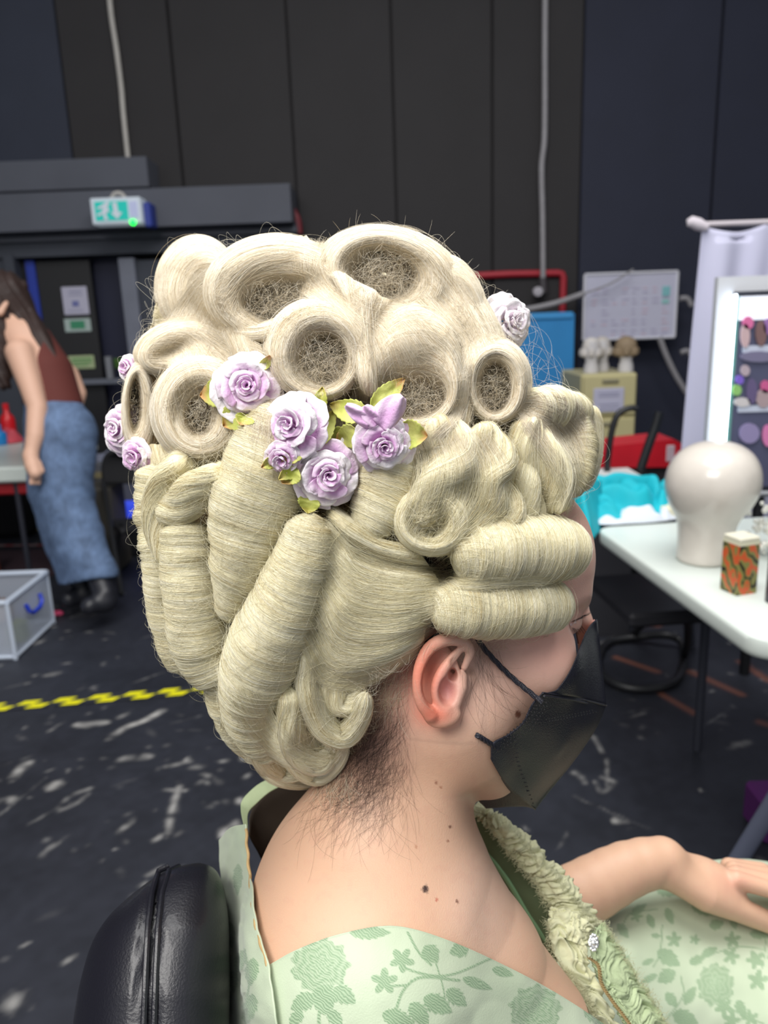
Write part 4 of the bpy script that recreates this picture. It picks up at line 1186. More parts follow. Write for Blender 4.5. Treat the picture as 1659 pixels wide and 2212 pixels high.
def ruche(name, guides, m, amp=.004, f1=26, f2=5, nu=50, nv=160, slant=.6, seed=1, thick=.001, crush=.5):
    W = loft(guides, nu, nv); u = np.linspace(0, 1, nu)[:, None]; v = np.linspace(0, 1, nv)[None]
    n = np.cross(np.gradient(W, axis=0), np.gradient(W, axis=1)); n /= np.linalg.norm(n, axis=-1)[..., None] + 1e-12
    if (n[nu // 2, nv // 2] * (CAM - W[nu // 2, nv // 2])).sum() < 0: n = -n
    ph = v * f1 + slant * u * f2 + crush * 2 * vnoise(u * 3, v * f1 * .5, seed)
    q_ = ph + .9 * vnoise(v * f1 * .35, u * 1.5, seed + 7); h = amp * (1.3 - 1.6 * np.abs(vnoise(q_ * 1.7, u * 1.6 + v * 3, seed + 4)) - .9 * np.abs(vnoise(q_ * 3.4 + 9, u * 2.5, seed + 5))) + amp * .5 * crush * vnoise(u * 7, v * f1 * 1.6, seed + 1)
    return sheet_ob(name, W + n * h[..., None], m, gw, thick)


ruche('ruffle_trim', [
    [(1000, 1742, .775), (1060, 1790, .765), (1110, 1850, .755), (1160, 1910, .745), (1190, 1960, .735), (1190, 1990, .725)],
    [(1018, 1740, .768), (1085, 1782, .755), (1140, 1840, .745), (1195, 1900, .735), (1235, 1960, .728), (1250, 2000, .720)],
    [(1030, 1742, .775), (1105, 1785, .768), (1165, 1840, .76), (1225, 1900, .75), (1275, 1965, .745), (1298, 2010, .74)]], frayed, amp=.0050, f1=26, f2=2, seed=41, crush=.9)
ruche('gathered_ruffle', [
    [(1280, 2030, .712), (1284, 2060, .705), (1300, 2110, .695), (1330, 2160, .69), (1370, 2225, .685), (1400, 2300, .68)],
    [(1300, 1990, .725), (1335, 2045, .725), (1365, 2095, .722), (1395, 2140, .72), (1430, 2205, .715), (1460, 2290, .71)]], plain, amp=.0035, f1=15, f2=1.5, seed=42, crush=.5)
ruche('gathered_ruffle', [
    [(1250, 1985, .705), (1262, 2040, .698), (1275, 2095, .690), (1300, 2150, .685), (1340, 2225, .68), (1370, 2300, .675)],
    [(1183, 1985, .705), (1190, 2045, .690), (1215, 2095, .68), (1245, 2150, .672), (1280, 2215, .665), (1310, 2300, .66)]], frayed, amp=.0042, f1=11, f2=2.5, seed=43, crush=.8)
ruche('gathered_ruffle', [
    [(1265, 2000, .710), (1275, 2060, .700), (1290, 2110, .69), (1320, 2165, .685), (1360, 2230, .68)],
    [(1295, 2005, .715), (1290, 2060, .704), (1305, 2110, .695), (1340, 2165, .69), (1385, 2230, .685)]], plain, amp=.003, f1=12, f2=2, seed=44, crush=.7)
ruche('gathered_ruffle', [
    [(1190, 1960, .718), (1225, 1965, .708), (1262, 1985, .706), (1290, 2010, .712)],
    [(1182, 2010, .705), (1215, 2025, .695), (1250, 2040, .695), (1282, 2045, .705)]], frayed, amp=.003, f1=8, f2=2, seed=45, crush=.8, nu=30, nv=60)
# frayed fringe
rs = np.random.default_rng(8); fr = []
for path, dirn in (([(1012, 1742, .768), (1085, 1780, .752), (1145, 1842, .742), (1200, 1900, .732), (1245, 1955, .725), (1290, 2000, .722)], 1), ([(1060, 1785, .758), (1110, 1848, .748), (1160, 1908, .738), (1188, 1960, .728)], -1),
                   ([(1184, 1985, .700), (1192, 2045, .686), (1216, 2095, .675), (1246, 2150, .668), (1280, 2212, .66)], -1), ([(1300, 1995, .722), (1365, 2095, .718), (1395, 2140, .716), (1440, 2220, .71)], 1), ([(1215, 2100, .668), (1250, 2130, .665), (1285, 2200, .662)], 1)):
    n = 420; c = crd(path, 200); c = np.array(c)[rs.integers(0, 200, n)]; t = np.linspace(0, 1, 7)[None]
    a = (-.7 if dirn > 0 else 2.4) + rs.normal(0, .9, (n, 1)) + rs.normal(0, 1.2, (n, 1)) * t; l = rs.uniform(6, 17, (n, 1))
    x = c[:, :1] + rs.normal(0, 4, (n, 1)) + np.cumsum(np.cos(a), 1) * l / 7; y = c[:, 1:2] + rs.normal(0, 4, (n, 1)) + np.cumsum(np.sin(a), 1) * l / 7
    fr.append(wires(P(x, y, c[:, 2:3] - .002 + rs.normal(0, .0015, (n, 1)) + 0 * t), .00016, rs=rs))
v_, f_, c_ = merge(fr); mesh_ob('frayed_fringe', v_, f_, frayed, gw)['label'] = 'cream frayed edge'
# braid and brooch
e = cr([(1272, 2068, 692), (1292, 2085, 690), (1300, 2125, 684), (1325, 2165, 680), (1360, 2212, 674), (1385, 2260, 670)], 90); k = np.arange(90)
gold = mat('braid', (152, 128, 84), .5, vary=.4, vscale=200); g = MB()
for ph in (0, 2.1, 4.2): g.tube(P(e[:, 0] + 3.4 * np.sin(k * .9 + ph), e[:, 1] + 2 * np.cos(k * .9 + ph), e[:, 2] / 1000 - .004 - .0012 * np.cos(k * .9 + ph)), .0006, 6)
g.build('gold_braid', gold, gw, True)
g = MB(); g.lathe(P(1282, 2036, .688), [(.001, -.002), (.0052, 0), (.0046, .0016), (.001, .002)], 16, axis=CAM - P(1282, 2036, .688), sy=1.0)
br = g.build('brooch', mat('silver', (190, 190, 192), .25, metal=1), gw, True); br['label'] = 'silver brooch with clear stones'
cry = mat('crystal', (235, 238, 240), .05, metal=.6)
for i in range(12):
    a = 2 * pi * i / 11; R_ = 0 if i == 11 else 1
    c = P(1282 + 8 * cos(a) * R_, 2036 + 17 * sin(a) * R_, .683); g = MB(); s_ = .0024 if not R_ else .0015
    g.lathe(c, [(.0002, -s_), (s_, 0), (s_ * .55, s_ * .6), (.0002, s_ * .65)], 6, axis=CAM - c); g.build('crystal', cry, br)
# skirt over the lap down to the floor
fl = lambda x, y, z=0.02: np.array([x, y, z])
top = loft([
    [(1180, 2060, 1.10), (1300, 2000, 1.16), (1450, 1925, 1.20), (1600, 1905, 1.22), (1720, 1930, 1.22), (1950, 2040, 1.20)],
    [(1160, 2040, .99), (1290, 1955, 1.05), (1440, 1882, 1.10), (1590, 1858, 1.12), (1700, 1878, 1.13), (1930, 1990, 1.10)],
    [(1150, 2080, .90), (1310, 1990, .985), (1440, 1945, 1.02), (1570, 1950, 1.045), (1720, 1975, 1.05), (1950, 2080, 1.02)],
    [(1140, 2150, .82), (1320, 2080, .90), (1460, 2060, .95), (1600, 2065, .97), (1740, 2090, .97), (1970, 2200, .95)],
    [(1120, 2260, .78), (1320, 2210, .85), (1470, 2205, .89), (1620, 2215, .91), (1780, 2240, .91), (2000, 2340, .90)],
    [(1100, 2500, .76), (1320, 2500, .82), (1500, 2500, .86), (1680, 2520, .88), (1850, 2560, .88), (2080, 2640, .88)]], 230, 260)
gp('skirt', top, wr=.002, wl=.05, seed=37)
# ================================================================== PAPER ROSES
def petal_mat():
    m = attr_mat('petal_paper', 'col', .6, bump=.5, bscale=260); return m


PM = petal_mat(); LM = attr_mat('leaf_paper', 'col', .6, bump=.3, bscale=300)
LIL = np.array(lin((226, 180, 224))[:3]); WHT = np.array(lin((250, 245, 248))[:3]); PNK = np.array(lin((240, 220, 238))[:3])


def petal(fr, R, th0, half, rb, ro, h0, h1, curl, seed, white):
    """fr: (c, ex, ey, ez) frame with ez towards the viewer"""
    c, ex, ey, ez = fr; nu, nv = 22, 16; rs = np.random.default_rng(seed)
    u, v = np.meshgrid(np.linspace(-1, 1, nu), np.linspace(0, 1, nv), indexing='ij')
    ve = v * (1 - .12 * np.abs(u) ** 3 + .035 * np.sin(u * 4 + seed) + .02 * np.sin(u * 11 + seed))
    w = half * (.62 + .38 * np.sin(pi * np.clip(v * .62 + .06, 0, 1)))
    th = th0 + u * w + .18 * ve
    r = rb + (ro - rb) * ve ** 1.25 + .05 * u * ve
    z = h0 + (h1 - h0) * np.sin(ve * pi * .5) - curl * sstep(.65, 1, ve) + .05 * np.sin(u * 3.6 + seed * 1.7) * sstep(.5, 1, ve) + .045 * vnoise(u * 4.5 + seed, ve * 3, seed + 6) * sstep(.6, 1, ve) + .02 * vnoise(u * 4, v * 4, seed)
    W = c + R * (r[..., None] * (np.cos(th)[..., None] * ex + np.sin(th)[..., None] * ey) + z[..., None] * ez)
    k = np.clip(sstep(.35, 1.0, ve) * (.6 + .5 * white) + .25 * vnoise(u * 2.3, v * 2, seed + 3) - (1 - white) * .35, 0, 1)
    k = np.clip(k + .15 * vnoise(th * 14, v * 1.5, seed), 0, 1)[..., None]
    col = LIL * (1 - k) + WHT * k; edge = sstep(.86, 1, ve)[..., None] * .5; col = col * (1 - edge) + WHT * edge
    if white > .8: col = col * .25 + WHT * .75
    return W, col.reshape(-1, 3)


ON = [True]


def leaf_mesh(a, b, wid, d0, d1, seed, cup=.004):
    """serrated paper leaf from photo point a to b"""
    nu, nv = 15, 30; u, v = np.meshgrid(np.linspace(-1, 1, nu), np.linspace(0, 1, nv), indexing='ij')
    a = np.array(a, float); b = np.array(b, float); t = (b - a) / np.linalg.norm(b - a); n = np.array([-t[1], t[0]])
    w = wid * np.sin(pi * np.clip(v, .02, .995) ** .75) ** .75 * (1 + .14 * (((v * 7) % 1) - .5) * np.abs(u))
    xy = a + (b - a) * v[..., None] + n * (u * w)[..., None] + n * (4 * np.sin(v * 2.5 + seed))[..., None]
    d = d0 + (d1 - d0) * v + cup * (1 - np.abs(u) ** 1.4) * .8 + .0025 * np.sin(v * 6 + seed) + .001 * vnoise(u * 2, v * 6, seed)
    if ON[0]: d = np.minimum(d, dget(xy[..., 0], xy[..., 1]) - .003 + .001 * np.abs(u))
    W = P(xy[..., 0], xy[..., 1], d)
    g = np.array(lin((176, 184, 84))[:3]); g2 = np.array(lin((206, 210, 120))[:3]); o = np.array(lin((222, 170, 118))[:3])
    k = np.clip(.5 + .6 * vnoise(u * 1.5 + seed, v * 3, seed), 0, 1)[..., None]; c = g * (1 - k) + g2 * k
    q = sstep(.62, 1.0, v + .12 * vnoise(u * 2, v * 5, seed + 2))[..., None] * (.9 if seed % 3 else .35); c = c * (1 - q) + o * q
    return W, c.reshape(-1, 3)


ROSES = [  # x, y, radius px, lift above hair, tilt x, tilt y, spin, squash, label, leaves, extra petals(open)
    (536, 836, 70, .020, -.10, .10, .3, 'lilac and white paper rose set highest of the cluster above the ringlets', [((490, 850), (438, 852), 24, 1), ((520, 890), (484, 914), 22, 2), ((530, 893), (520, 915), 16, 4), ((570, 800), (578, 770), 9, 5)]),
    (640, 924, 66, .024, -.55, .15, 1.2, 'lilac paper rose turned sideways in the middle of the cluster', [((690, 960), (724, 892), 14, 3), ((680, 900), (692, 842), 13, 6), ((600, 1000), (568, 1008), 10, 7), ((670, 950), (612, 998), 16, 8)]),
    (615, 985, 44, .010, -.3, -.5, 2.2, 'small lilac paper rose mostly hidden under its neighbour, lowest on the left', [((640, 1010), (612, 1040), 16, 10)]),
    (706, 1022, 73, .030, .12, -.12, 2.0, 'large lilac and white paper rose at the bottom of the cluster', [((668, 1070), (662, 1104), 18, 9), ((700, 965), (755, 930), 20, 11), ((660, 1000), (610, 1035), 14, 12)]),
    (828, 958, 62, .024, .1, -.25, .8, 'lilac paper rose with two petals spread wide, on the right of the cluster', [((860, 930), (917, 940), 24, 13), ((800, 880), (868, 826), 18, 14), ((790, 900), (722, 872), 20, 15), ((770, 930), (730, 950), 20, 16)]),
    (1092, 700, 58, .004, .9, .3, .2, 'white and pale pink paper rose standing out on the front edge of the wig', [((1075, 705), (1045, 668), 14, 17)]),
    (268, 930, 50, .03, -.95, .1, 1.7, 'lilac paper rose peeping out behind the back edge of the wig', []),
    (280, 795, 30, .05, -.9, .2, .5, 'lilac paper petals just showing at the upper back edge of the wig', []),
    (300, 985, 40, .035, -.8, -.3, 2.9, 'pale paper rose low at the back edge, under the outer roll', []),
]
for ri, (x, y, rp, lift, tx, ty, spin, lab, leaves) in enumerate(ROSES):
    onw = 300 < x < 1040
    d = (float(dget(x, y)) - lift * .45) if onw else float(hull(x, y)) - .004 + (.0 if x > 1000 else .012)
    ON[0] = onw
    if onw: d = min(d, min(float(dget(x + rp * .55 * cos(a), y + rp * .55 * sin(a))) for a in np.linspace(0, 6.28, 9)) - .003)
    if ri == 5: d = .66
    c = P(x, y, d); ez = (CAM - c) / np.linalg.norm(CAM - c); ex = np.cross(UPV, ez); ex = -ex / np.linalg.norm(ex); ey = np.cross(ez, ex)
    ex = RGT - ez * RGT.dot(ez); ex /= np.linalg.norm(ex); ey = np.cross(ez, ex)
    ez2 = ez + tx * ex + ty * ey; ez2 /= np.linalg.norm(ez2); ex2 = ex - ez2 * ex.dot(ez2); ex2 /= np.linalg.norm(ex2); ey2 = np.cross(ez2, ex2)
    R = rp * 1.12 * d / FPX; fr = (c, ex2, ey2, ez2)
    root = thing('paper_rose', c, lab, 'artificial flower', 'paper roses pinned in the wig')
    rs = np.random.default_rng(50 + ri); k = 0
    rings = [(2, .01, .13, .12, .66, 0.0, 2.0), (3, .05, .26, .02, .66, .03, 1.55), (3, .10, .44, -.06, .60, .08, 1.35), (4, .16, .66, -.14, .46, .12, 1.12), (4, .22, .88, -.2, .26, .15, 1.0), (5, .26, 1.06, -.28, .0, .10, .84)]
    if rp < 45: rings = rings[1:5:1]
    for gi, (n, rb, ro, h0, h1, curl, half) in enumerate(rings):
        for i in range(n):
            th0 = spin + gi * .9 + 2 * pi * i / n + rs.normal(0, .12)
            wh = np.clip({0: .25, 1: .3, 2: .45, 3: .5, 4: .65, 5: .6}[gi] + rs.normal(0, .32), 0, 1)
            if ri == 5: wh = max(wh, .82)
            W, col = petal(fr, R, th0, half, rb, ro * rs.uniform(.9, 1.08), h0, h1 + rs.normal(0, .04), curl + rs.normal(0, .04), int(rs.integers(1, 999)), wh)
            sheet_ob('petal', W, PM, root, .0004, col=col)
    if ri == 4:   # two big petals spread upwards
        for (a, b, wd) in (((815, 915), (866, 862), 30), ((800, 915), (752, 878), 17), ((812, 920), (790, 880), 20)):
            a = np.array(a, float); b = np.array(b, float); t = (b - a) / np.linalg.norm(b - a); n_ = np.array([-t[1], t[0]])
            u, v = np.meshgrid(np.linspace(-1, 1, 16), np.linspace(0, 1, 16), indexing='ij')
            w = wd * np.sqrt(np.clip(1 - (v * 1.25 - .45) ** 2 * 1.5, .08, 1)); xy = a + (b - a) * v[..., None] * 1.1 + n_ * (u * w)[..., None]
            dd = d - .014 - .006 * v + .004 * u ** 2 + .002 * np.sin(u * 4 + v * 5)
            kk = np.clip(.25 + .5 * vnoise(u * 2, v * 2, int(wd)), 0, 1)[..., None]
            sheet_ob('petal', P(xy[..., 0], xy[..., 1], dd), PM, root, .0004, col=(LIL * (1 - kk) + PNK * kk).reshape(-1, 3))
    for (a, b, wd, sd) in leaves:
        b = (a[0] + (b[0] - a[0]) * 1.12, a[1] + (b[1] - a[1]) * 1.12); W, col = leaf_mesh(a, b, wd * 1.35, d - .001, (float(dget(*b)) - .012) if onw else d - .004, sd)
        sheet_ob('leaf', W, LM, root, .0004, col=col)
    g = MB(); g.tube([c + ez2 * -.002, c - ez2 * .006, c - ez2 * .012 - ey2 * .004], .0009, 8); g.build('stem', mat('stem_wire', (70, 84, 50), .6), root, True)
# ================================================================== ROOM
WY = 6.2
blk = lambda n, c, **k: mat(n, c, .75, vary=.18, vscale=2.5, bump=.15, bscale=60, **k)
wall_blue = blk('wall_blue_black', (46, 51, 66)); wall_dark = blk('wall_black', (42, 40, 42)); wall_navy = blk('wall_navy', (36, 40, 58))
beam_m = blk('painted_beam', (84, 87, 97)); frame_m = blk('painted_frame', (62, 66, 76))


def rect(x0, y0, x1, y1, Y):
    xm, ym = (x0 + x1) / 2, (y0 + y1) / 2
    return PY(x0, ym, Y)[0], PY(x1, ym, Y)[0], PY(xm, y1, Y)[2], PY(xm, y0, Y)[2]


def wbox(name, r, Y, depth, m, parent=None, kind=None, label=None, cat=None, bev=.004, zlo=None, group=None):
    xa, xb, za, zb = rect(*r, Y); za = za if zlo is None else zlo
    o = MB().box((xa, Y, za), (xb, Y + depth, zb), bev).build(name, m, parent)
    return set_tag(o, label, cat, group, kind)


def struct(o, label=None): o['kind'] = 'structure'; return set_tag(o, label)


# floor with paint specks, scuffs and marks
FX, FY = np.arange(-3.6, 3.8, .0085), np.arange(.35, 6.9, .0085)
X, Y = np.meshgrid(FX, FY, indexing='ij'); base = np.zeros(X.shape); rs = np.random.default_rng(77)
col = np.zeros(X.shape + (3,)); n1 = vnoise(X * 1.3, Y * 1.3, 1); n2 = vnoise(X * 9, Y * 9, 2); n3 = vnoise(X * 40, Y * 40, 3)
col[:] = lin((42, 44, 52))[:3]; col *= (1 + .28 * n1 + .16 * n2 + .12 * n3)[..., None]
mark = np.zeros(X.shape)


def dab(cx, cy, ang, L, Wd, s):
    i0, i1 = np.searchsorted(FX, [cx - L - .03, cx + L + .03]); j0, j1 = np.searchsorted(FY, [cy - L - .03, cy + L + .03])
    x = X[i0:i1, j0:j1] - cx; y = Y[i0:i1, j0:j1] - cy; a = x * cos(ang) + y * sin(ang); b = -x * sin(ang) + y * cos(ang)
    r = np.sqrt((a / L) ** 2 + (b / Wd) ** 2) * (1 + .35 * vnoise(x * 60 + cx * 9, y * 60, 5))
    mark[i0:i1, j0:j1] = np.maximum(mark[i0:i1, j0:j1], s * np.clip(1.4 - r, 0, 1))


for _ in range(3600):
    cy = .5 + 5.6 * rs.random() ** 1.1; cx = rs.uniform(-3.2, 3.4)
    if vnoise(cx * 1.6, cy * 1.6, 12) + rs.normal(0, .45) < -.1: continue
    L = abs(rs.normal(0, .0055)) + .0045; dab(cx, cy, rs.uniform(0, pi), L * rs.uniform(1, 2.6), L, rs.uniform(.12, .8) ** 1.3)
for _ in range(120):
    cy = rs.uniform(.6, 6); dab(rs.uniform(-3, 3.2), cy, rs.normal(.5, .5), rs.uniform(.015, .02 + .02 * cy), rs.uniform(.003, .007), rs.uniform(.12, .4))


def pstroke(pts, wd, s):
    p = cr(pts, 24)
    for q in p: w_ = PZ(q[0], q[1], 0); dab(w_[0], w_[1], 0, wd, wd, s)


for p_, w_, s_ in (([(240, 1593), (275, 1570), (315, 1555), (350, 1535)], .016, .85), ([(165, 1567), (230, 1560)], .014, .8), ([(388, 1700), (378, 1730), (368, 1765), (365, 1800)], .010, .65), ([(358, 1706), (400, 1708)], .008, .5),
                   ([(125, 1745), (150, 1720), (195, 1703)], .009, .4), ([(130, 1750), (165, 1735), (190, 1715)], .009, .4), ([(30, 1675), (50, 1655), (60, 1650)], .016, .8), ([(265, 1640), (320, 1635)], .018, .6),
                   ([(320, 1890), (350, 1875)], .009, .7), ([(90, 1850), (110, 1830), (125, 1820)], .011, .6), ([(360, 1656), (410, 1645)], .012, .5), ([(1280, 1590), (1300, 1625)], .009, .45), ([(1240, 1670), (1262, 1690)], .012, .6),
                   ([(1285, 1690), (1300, 1712), (1325, 1690), (1300, 1680)], .009, .5), ([(1310, 1640), (1312, 1700)], .007, .4), ([(1330, 1775), (1355, 1782)], .014, .9), ([(110, 1700), (125, 1695)], .02, .85), ([(485, 1800), (505, 1785)], .02, .7),
                   ([(1240, 1720), (1400, 1790)], .005, .3), ([(0, 1760), (100, 1680)], .005, .25), ([(1270, 1400), (1300, 1390), (1345, 1370)], .015, .6), ([(1380, 1250), (1300, 1230)], .02, .4)):
    pstroke(p_, w_, s_)
mk = (mark * (.62 + .7 * n3)).clip(0, 1)[..., None]; mk = mk * .85; col = col * (1 - mk) + np.array(lin((188, 186, 182))[:3]) * mk
mark[:] = 0   # rust coloured scrapes on the right
for p_ in (([(1320, 1330), (1420, 1352)]), ([(1330, 1420), (1420, 1450)]), ([(1490, 1450), (1600, 1500)]), ([(1600, 1430), (1659, 1470)]), ([(1640, 1560), (1700, 1580)]), ([(1430, 1500), (1500, 1540)])): pstroke(p_, .017, .55)
mk = mark[..., None]; col = col * (1 - mk) + np.array(lin((150, 92, 70))[:3]) * mk
flo = mesh_ob('floor', np.stack([X, Y, X * 0], -1), grid_faces(len(FX), len(FY)), attr_mat('floor_paint', 'col', .5, bump=.25, bscale=70, spec=.35), None, False, col=col.reshape(-1, 3), loc=(0, 3, 0))
struct(flo, 'black painted floor, speckled and scuffed with white')
struct(MB().box((-9, -3, -.06), (9, WY, -.004)).build('floor_surround', mat('floor_far', (44, 46, 54), .5, vary=.3, vscale=3)), 'black painted floor')
del X, Y, base, col, mark, n1, n2, n3
# back wall in three painted fields, with panels
b_ = MB().box((-9, WY, 0), (9, WY + .15, 8)); struct(b_.build('wall_back', wall_dark))
def wpanel(n, xa, xb, m, Y=WY - .03, z0=0, z1=7.5): return struct(MB().box((xa, Y, z0), (xb, WY, z1), .006).build(n, m))
xs = [PY(x, 250, WY)[0] for x in (-900, 150, 385, 632, 850, 1062, 1255, 1545, 2600)]
for i in range(8):
    m = wall_blue if i == 0 else (wall_navy if i > 5 else wall_dark)
    wpanel('trim_%d' % (i + 1), xs[i] + .006, xs[i + 1] - .006, m, WY - .03 - .012 * (i % 2), z0=PY(829, 420 if i < 3 else 1200, WY)[2] if i < 3 else 0)
struct(MB().box((-9.1, -3, 0), (-9, WY, 8)).build('wall_left', wall_dark)); struct(MB().box((9, -3, 0), (9.1, WY, 8)).build('wall_right', wall_dark))
# beams and door wall on the left
struct(wbox('trim_9', (-500, 352, 320, 418), 5.86, .4, beam_m)); struct(wbox('trim_10', (-500, 416, 630, 500), 5.74, .5, beam_m))
struct(wbox('trim_11', (-500, 498, 642, 556), 5.92, .3, frame_m)); struct(wbox('trim_12', (-500, 508, 642, 522), 5.88, .3, beam_m))
struct(wbox('wall_left_of_door', (-500, 545, 62, 1090), 5.95, .25, frame_m, zlo=0)); struct(wbox('wall_right_of_door', (318, 555, 660, 1090), 5.95, .25, frame_m, zlo=0))
bpy.data.objects['wall_left_of_door'].name = 'wall_front_left'; bpy.data.objects['wall_right_of_door'].name = 'wall_front_right'
for o in COL.objects:
    if o.name.startswith('wall_front'): o['label'] = 'dark grey painted wall beside the door'
struct(wbox('door_1', (62, 558, 318, 1092), 6.12, .04, mat('door_gap_navy', (20, 24, 52), .6), zlo=0), 'dark navy doorway recess')
struct(wbox('trim_13', (284, 556, 318, 1092), 5.9, .2, mat('door_post', (112, 116, 130), .5, vary=.15), zlo=0)); struct(wbox('trim_14', (44, 548, 66, 1092), 5.9, .2, frame_m, zlo=0))
d2 = thing('door_2', (rect(85, 562, 215, 1090, 6.02)[0], 6.02, 0), None, None); d2['kind'] = 'structure'; d2['label'] = 'black door leaf with push bar'
wbox('leaf', (84, 562, 225, 1090), 6.02, .05, mat('black_door', (27, 27, 30), .5, vary=.1), d2, zlo=.01)
wbox('leaf_edge', (66, 562, 86, 760), 6.0, .06, mat('blue_edge', (34, 58, 160), .5), d2, zlo=.9)
wbox('push_bar', (168, 818, 290, 830), 5.94, .04, mat('steel', (120, 124, 136), .4, metal=.5), d2)
wbox('handle', (228, 770, 242, 820), 5.93, .05, mat('steel2', (140, 142, 148), .4, metal=.5), d2)
# notices on the door
def notice(r, c, marks, label, Y=6.008, group=None):
    o = thing('paper_notice', PY((r[0] + r[2]) / 2, r[3], Y), label, 'sign', group)
    wbox('sheet', r, Y, .006, mat('paper', c, .7), o)
    for q, mc in marks: wbox('printed_mark', q, Y - .003, .004, mat('ink', mc, .7), o, bev=0)
notice((135, 619, 190, 680), (188, 186, 206), [((148, 628, 176, 631), (150, 150, 178)), ((148, 636, 178, 638), (150, 150, 178)), ((156, 650, 170, 662), (110, 116, 170)), ((146, 670, 180, 672), (150, 150, 178))], 'white paper notice on the black door, topmost of the three')
notice((139, 688, 196, 717), (170, 186, 182), [((152, 693, 183, 710), (60, 140, 104))], 'small green and white sign on the black door, middle of the three')
notice((148, 768, 204, 797), (168, 182, 140), [((155, 774, 198, 777), (84, 150, 84)), ((155, 781, 198, 784), (84, 150, 84)), ((155, 788, 190, 790), (84, 150, 84))], 'pale yellow-green sign on the black door, lowest of the three')
notice((246, 774, 268, 796), (70, 110, 40), [], 'small dark green sign at the edge of the doorway, right of the push bar', Y=6.112)
# exit sign
xa, xb, za, zb = rect(196, 426, 305, 484, 5.55); ex = thing('exit_sign', (xa, 5.6, za), 'lit green and white emergency exit sign with down arrow on the beam', 'exit sign')
white_e = mat('sign_white', (196, 204, 214), .4, emit=(190, 205, 215), estr=.22); teal_e = mat('sign_teal', (0, 178, 166), .4, emit=(0, 185, 170), estr=.35)
MB().box((xa, 5.55, za), (xb, 5.70, zb), .008).build('housing', white_e, ex)
def sx(f): return xa + (xb - xa) * f
def sz(f): return zb - (zb - za) * f
MB().box((sx(.09), 5.543, sz(.86)), (sx(.74), 5.55, sz(.15))).build('green_panel', teal_e, ex)
MB().box((sx(.78), 5.541, sz(.80)), (sx(.93), 5.55, sz(.18))).build('door_symbol', mat('sign_lilac', (176, 182, 214), .4, emit=(170, 180, 214), estr=.25), ex)
def flat(pts, name, m, Y=5.541, t=.006): MB().prism([(sx(a), Y, sz(b)) for a, b in pts], (0, 1, 0), t).build(name, m, ex)
flat([(.45, .2), (.54, .2), (.55, .55), (.63, .58), (.52, .82), (.40, .58), (.46, .55)], 'arrow', white_e)
flat([(.32, .18), (.38, .16), (.40, .25), (.35, .33), (.38, .5), (.30, .62), (.34, .84), (.26, .84), (.25, .62), (.14, .70), (.13, .60), (.22, .55), (.26, .38), (.16, .44), (.14, .38), (.26, .26)], 'running_figure', white_e, 5.5405)
MB().lathe(((sx(.82)), 5.54, sz(.97)), [(.001, -.01), (.018, -.008), (.018, .006), (.001, .01)], 14, axis=(0, -1, 0)).build('indicator_light', mat('led', (0, 255, 80), .4, emit=(0, 255, 70), estr=3), ex, True)
MB().box((xb, 5.60, za - .02), (xb + .05, 5.74, zb - .03), .01).build('blue_side', mat('sign_blue', (44, 62, 150), .5), ex)  # blue block against the right end of the housing
g = MB(); th = np.linspace(0, pi, 14); g.tube([(sx(.5) + .045 * cos(t), 5.63, zb - .005 + .045 * sin(t)) for t in th], .014, 8); g.build('mounting_ring', mat('ringwhite', (180, 176, 170), .5), ex, True)
# conduits and pipes
def pipe(name, pts, r, m, label, cat, Y=6.1, group=None):
    p = cr([(x, y, 0) for x, y, *_ in pts], max(24, 12 * len(pts))) if len(pts) > 2 else np.array(pts, float)
    W = np.array([PY(q[0], q[1], Y) for q in p]); g = MB(); g.tube(W, r, 10)
    return set_tag(g.build(name, m, None, True), label, cat, group)
grey_c = mat('conduit_grey', (150, 148, 152), .5, vary=.2, vscale=12); lt = mat('cable_white', (190, 186, 180), .5, vary=.2, vscale=12)
pipe('wall_cable', [(232, -60), (240, 30), (252, 110), (262, 190), (266, 240), (277, 348)], .019, lt, 'white cable hanging down the wall above the exit sign', 'cable', 6.12)
o = thing('wall_conduit', PY(1172, 640, 6.05), 'grey conduit running down the black wall to a round socket', 'conduit')
p_ = cr([(1178, -60), (1177, 100), (1176, 300), (1170, 360), (1172, 470), (1173, 605)], 60); g = MB(); g.tube([PY(a, b, 6.08) for a, b in p_], .021, 10); g.build('tube', grey_c, o, True)
g = MB(); g.lathe(PY(1161, 630, 6.04), [(.002, -.04), (.035, -.03), (.035, .03), (.002, .035)], 14, axis=(0, -1, 0)); g.build('socket', mat('socket', (176, 172, 180), .5), o, True)
g = MB(); g.tube([PY(1172, 600, 6.05), PY(1174, 632, 6.05)], .03, 10); g.build('cable_gland', mat('gland', (70, 66, 70), .5), o, True)
red_p = mat('pipe_red', (168, 38, 52), .45)
g = MB(); g.tube([PY(1000, 597, 6.13), PY(1100, 592, 6.13), PY(1205, 590, 6.13), PY(1214, 592, 6.13), PY(1217, 600, 6.13), PY(1216, 640, 6.13), PY(1214, 690, 6.13)], .027, 10); set_tag(g.build('red_pipe', red_p, None, True), 'red pipe with an elbow on the wall behind the blue screen', 'pipe')
pipe('red_pipe', [(632, 455), (642, 475), (646, 505)], .03, mat('pipe_dark_red', (120, 40, 50), .5), 'short dark red pipe at the end of the beam, above the wig', 'pipe', 6.0)
pipe('slack_cable', [(1085, 676), (1140, 668), (1200, 655), (1262, 634)], .022, grey_c, 'grey cable sagging left of the whiteboard', 'cable', 5.9)
pipe('thin_cord', [(1262, 634), (1320, 612), (1368, 582)], .007, grey_c, 'thin cord crossing the top of the whiteboard', 'cable', 5.78)
pipe('slack_cable', [(1424, 728), (1440, 770), (1462, 815), (1492, 862)], .022, grey_c, 'grey cable running from under the whiteboard to the curtain', 'cable', 5.9)
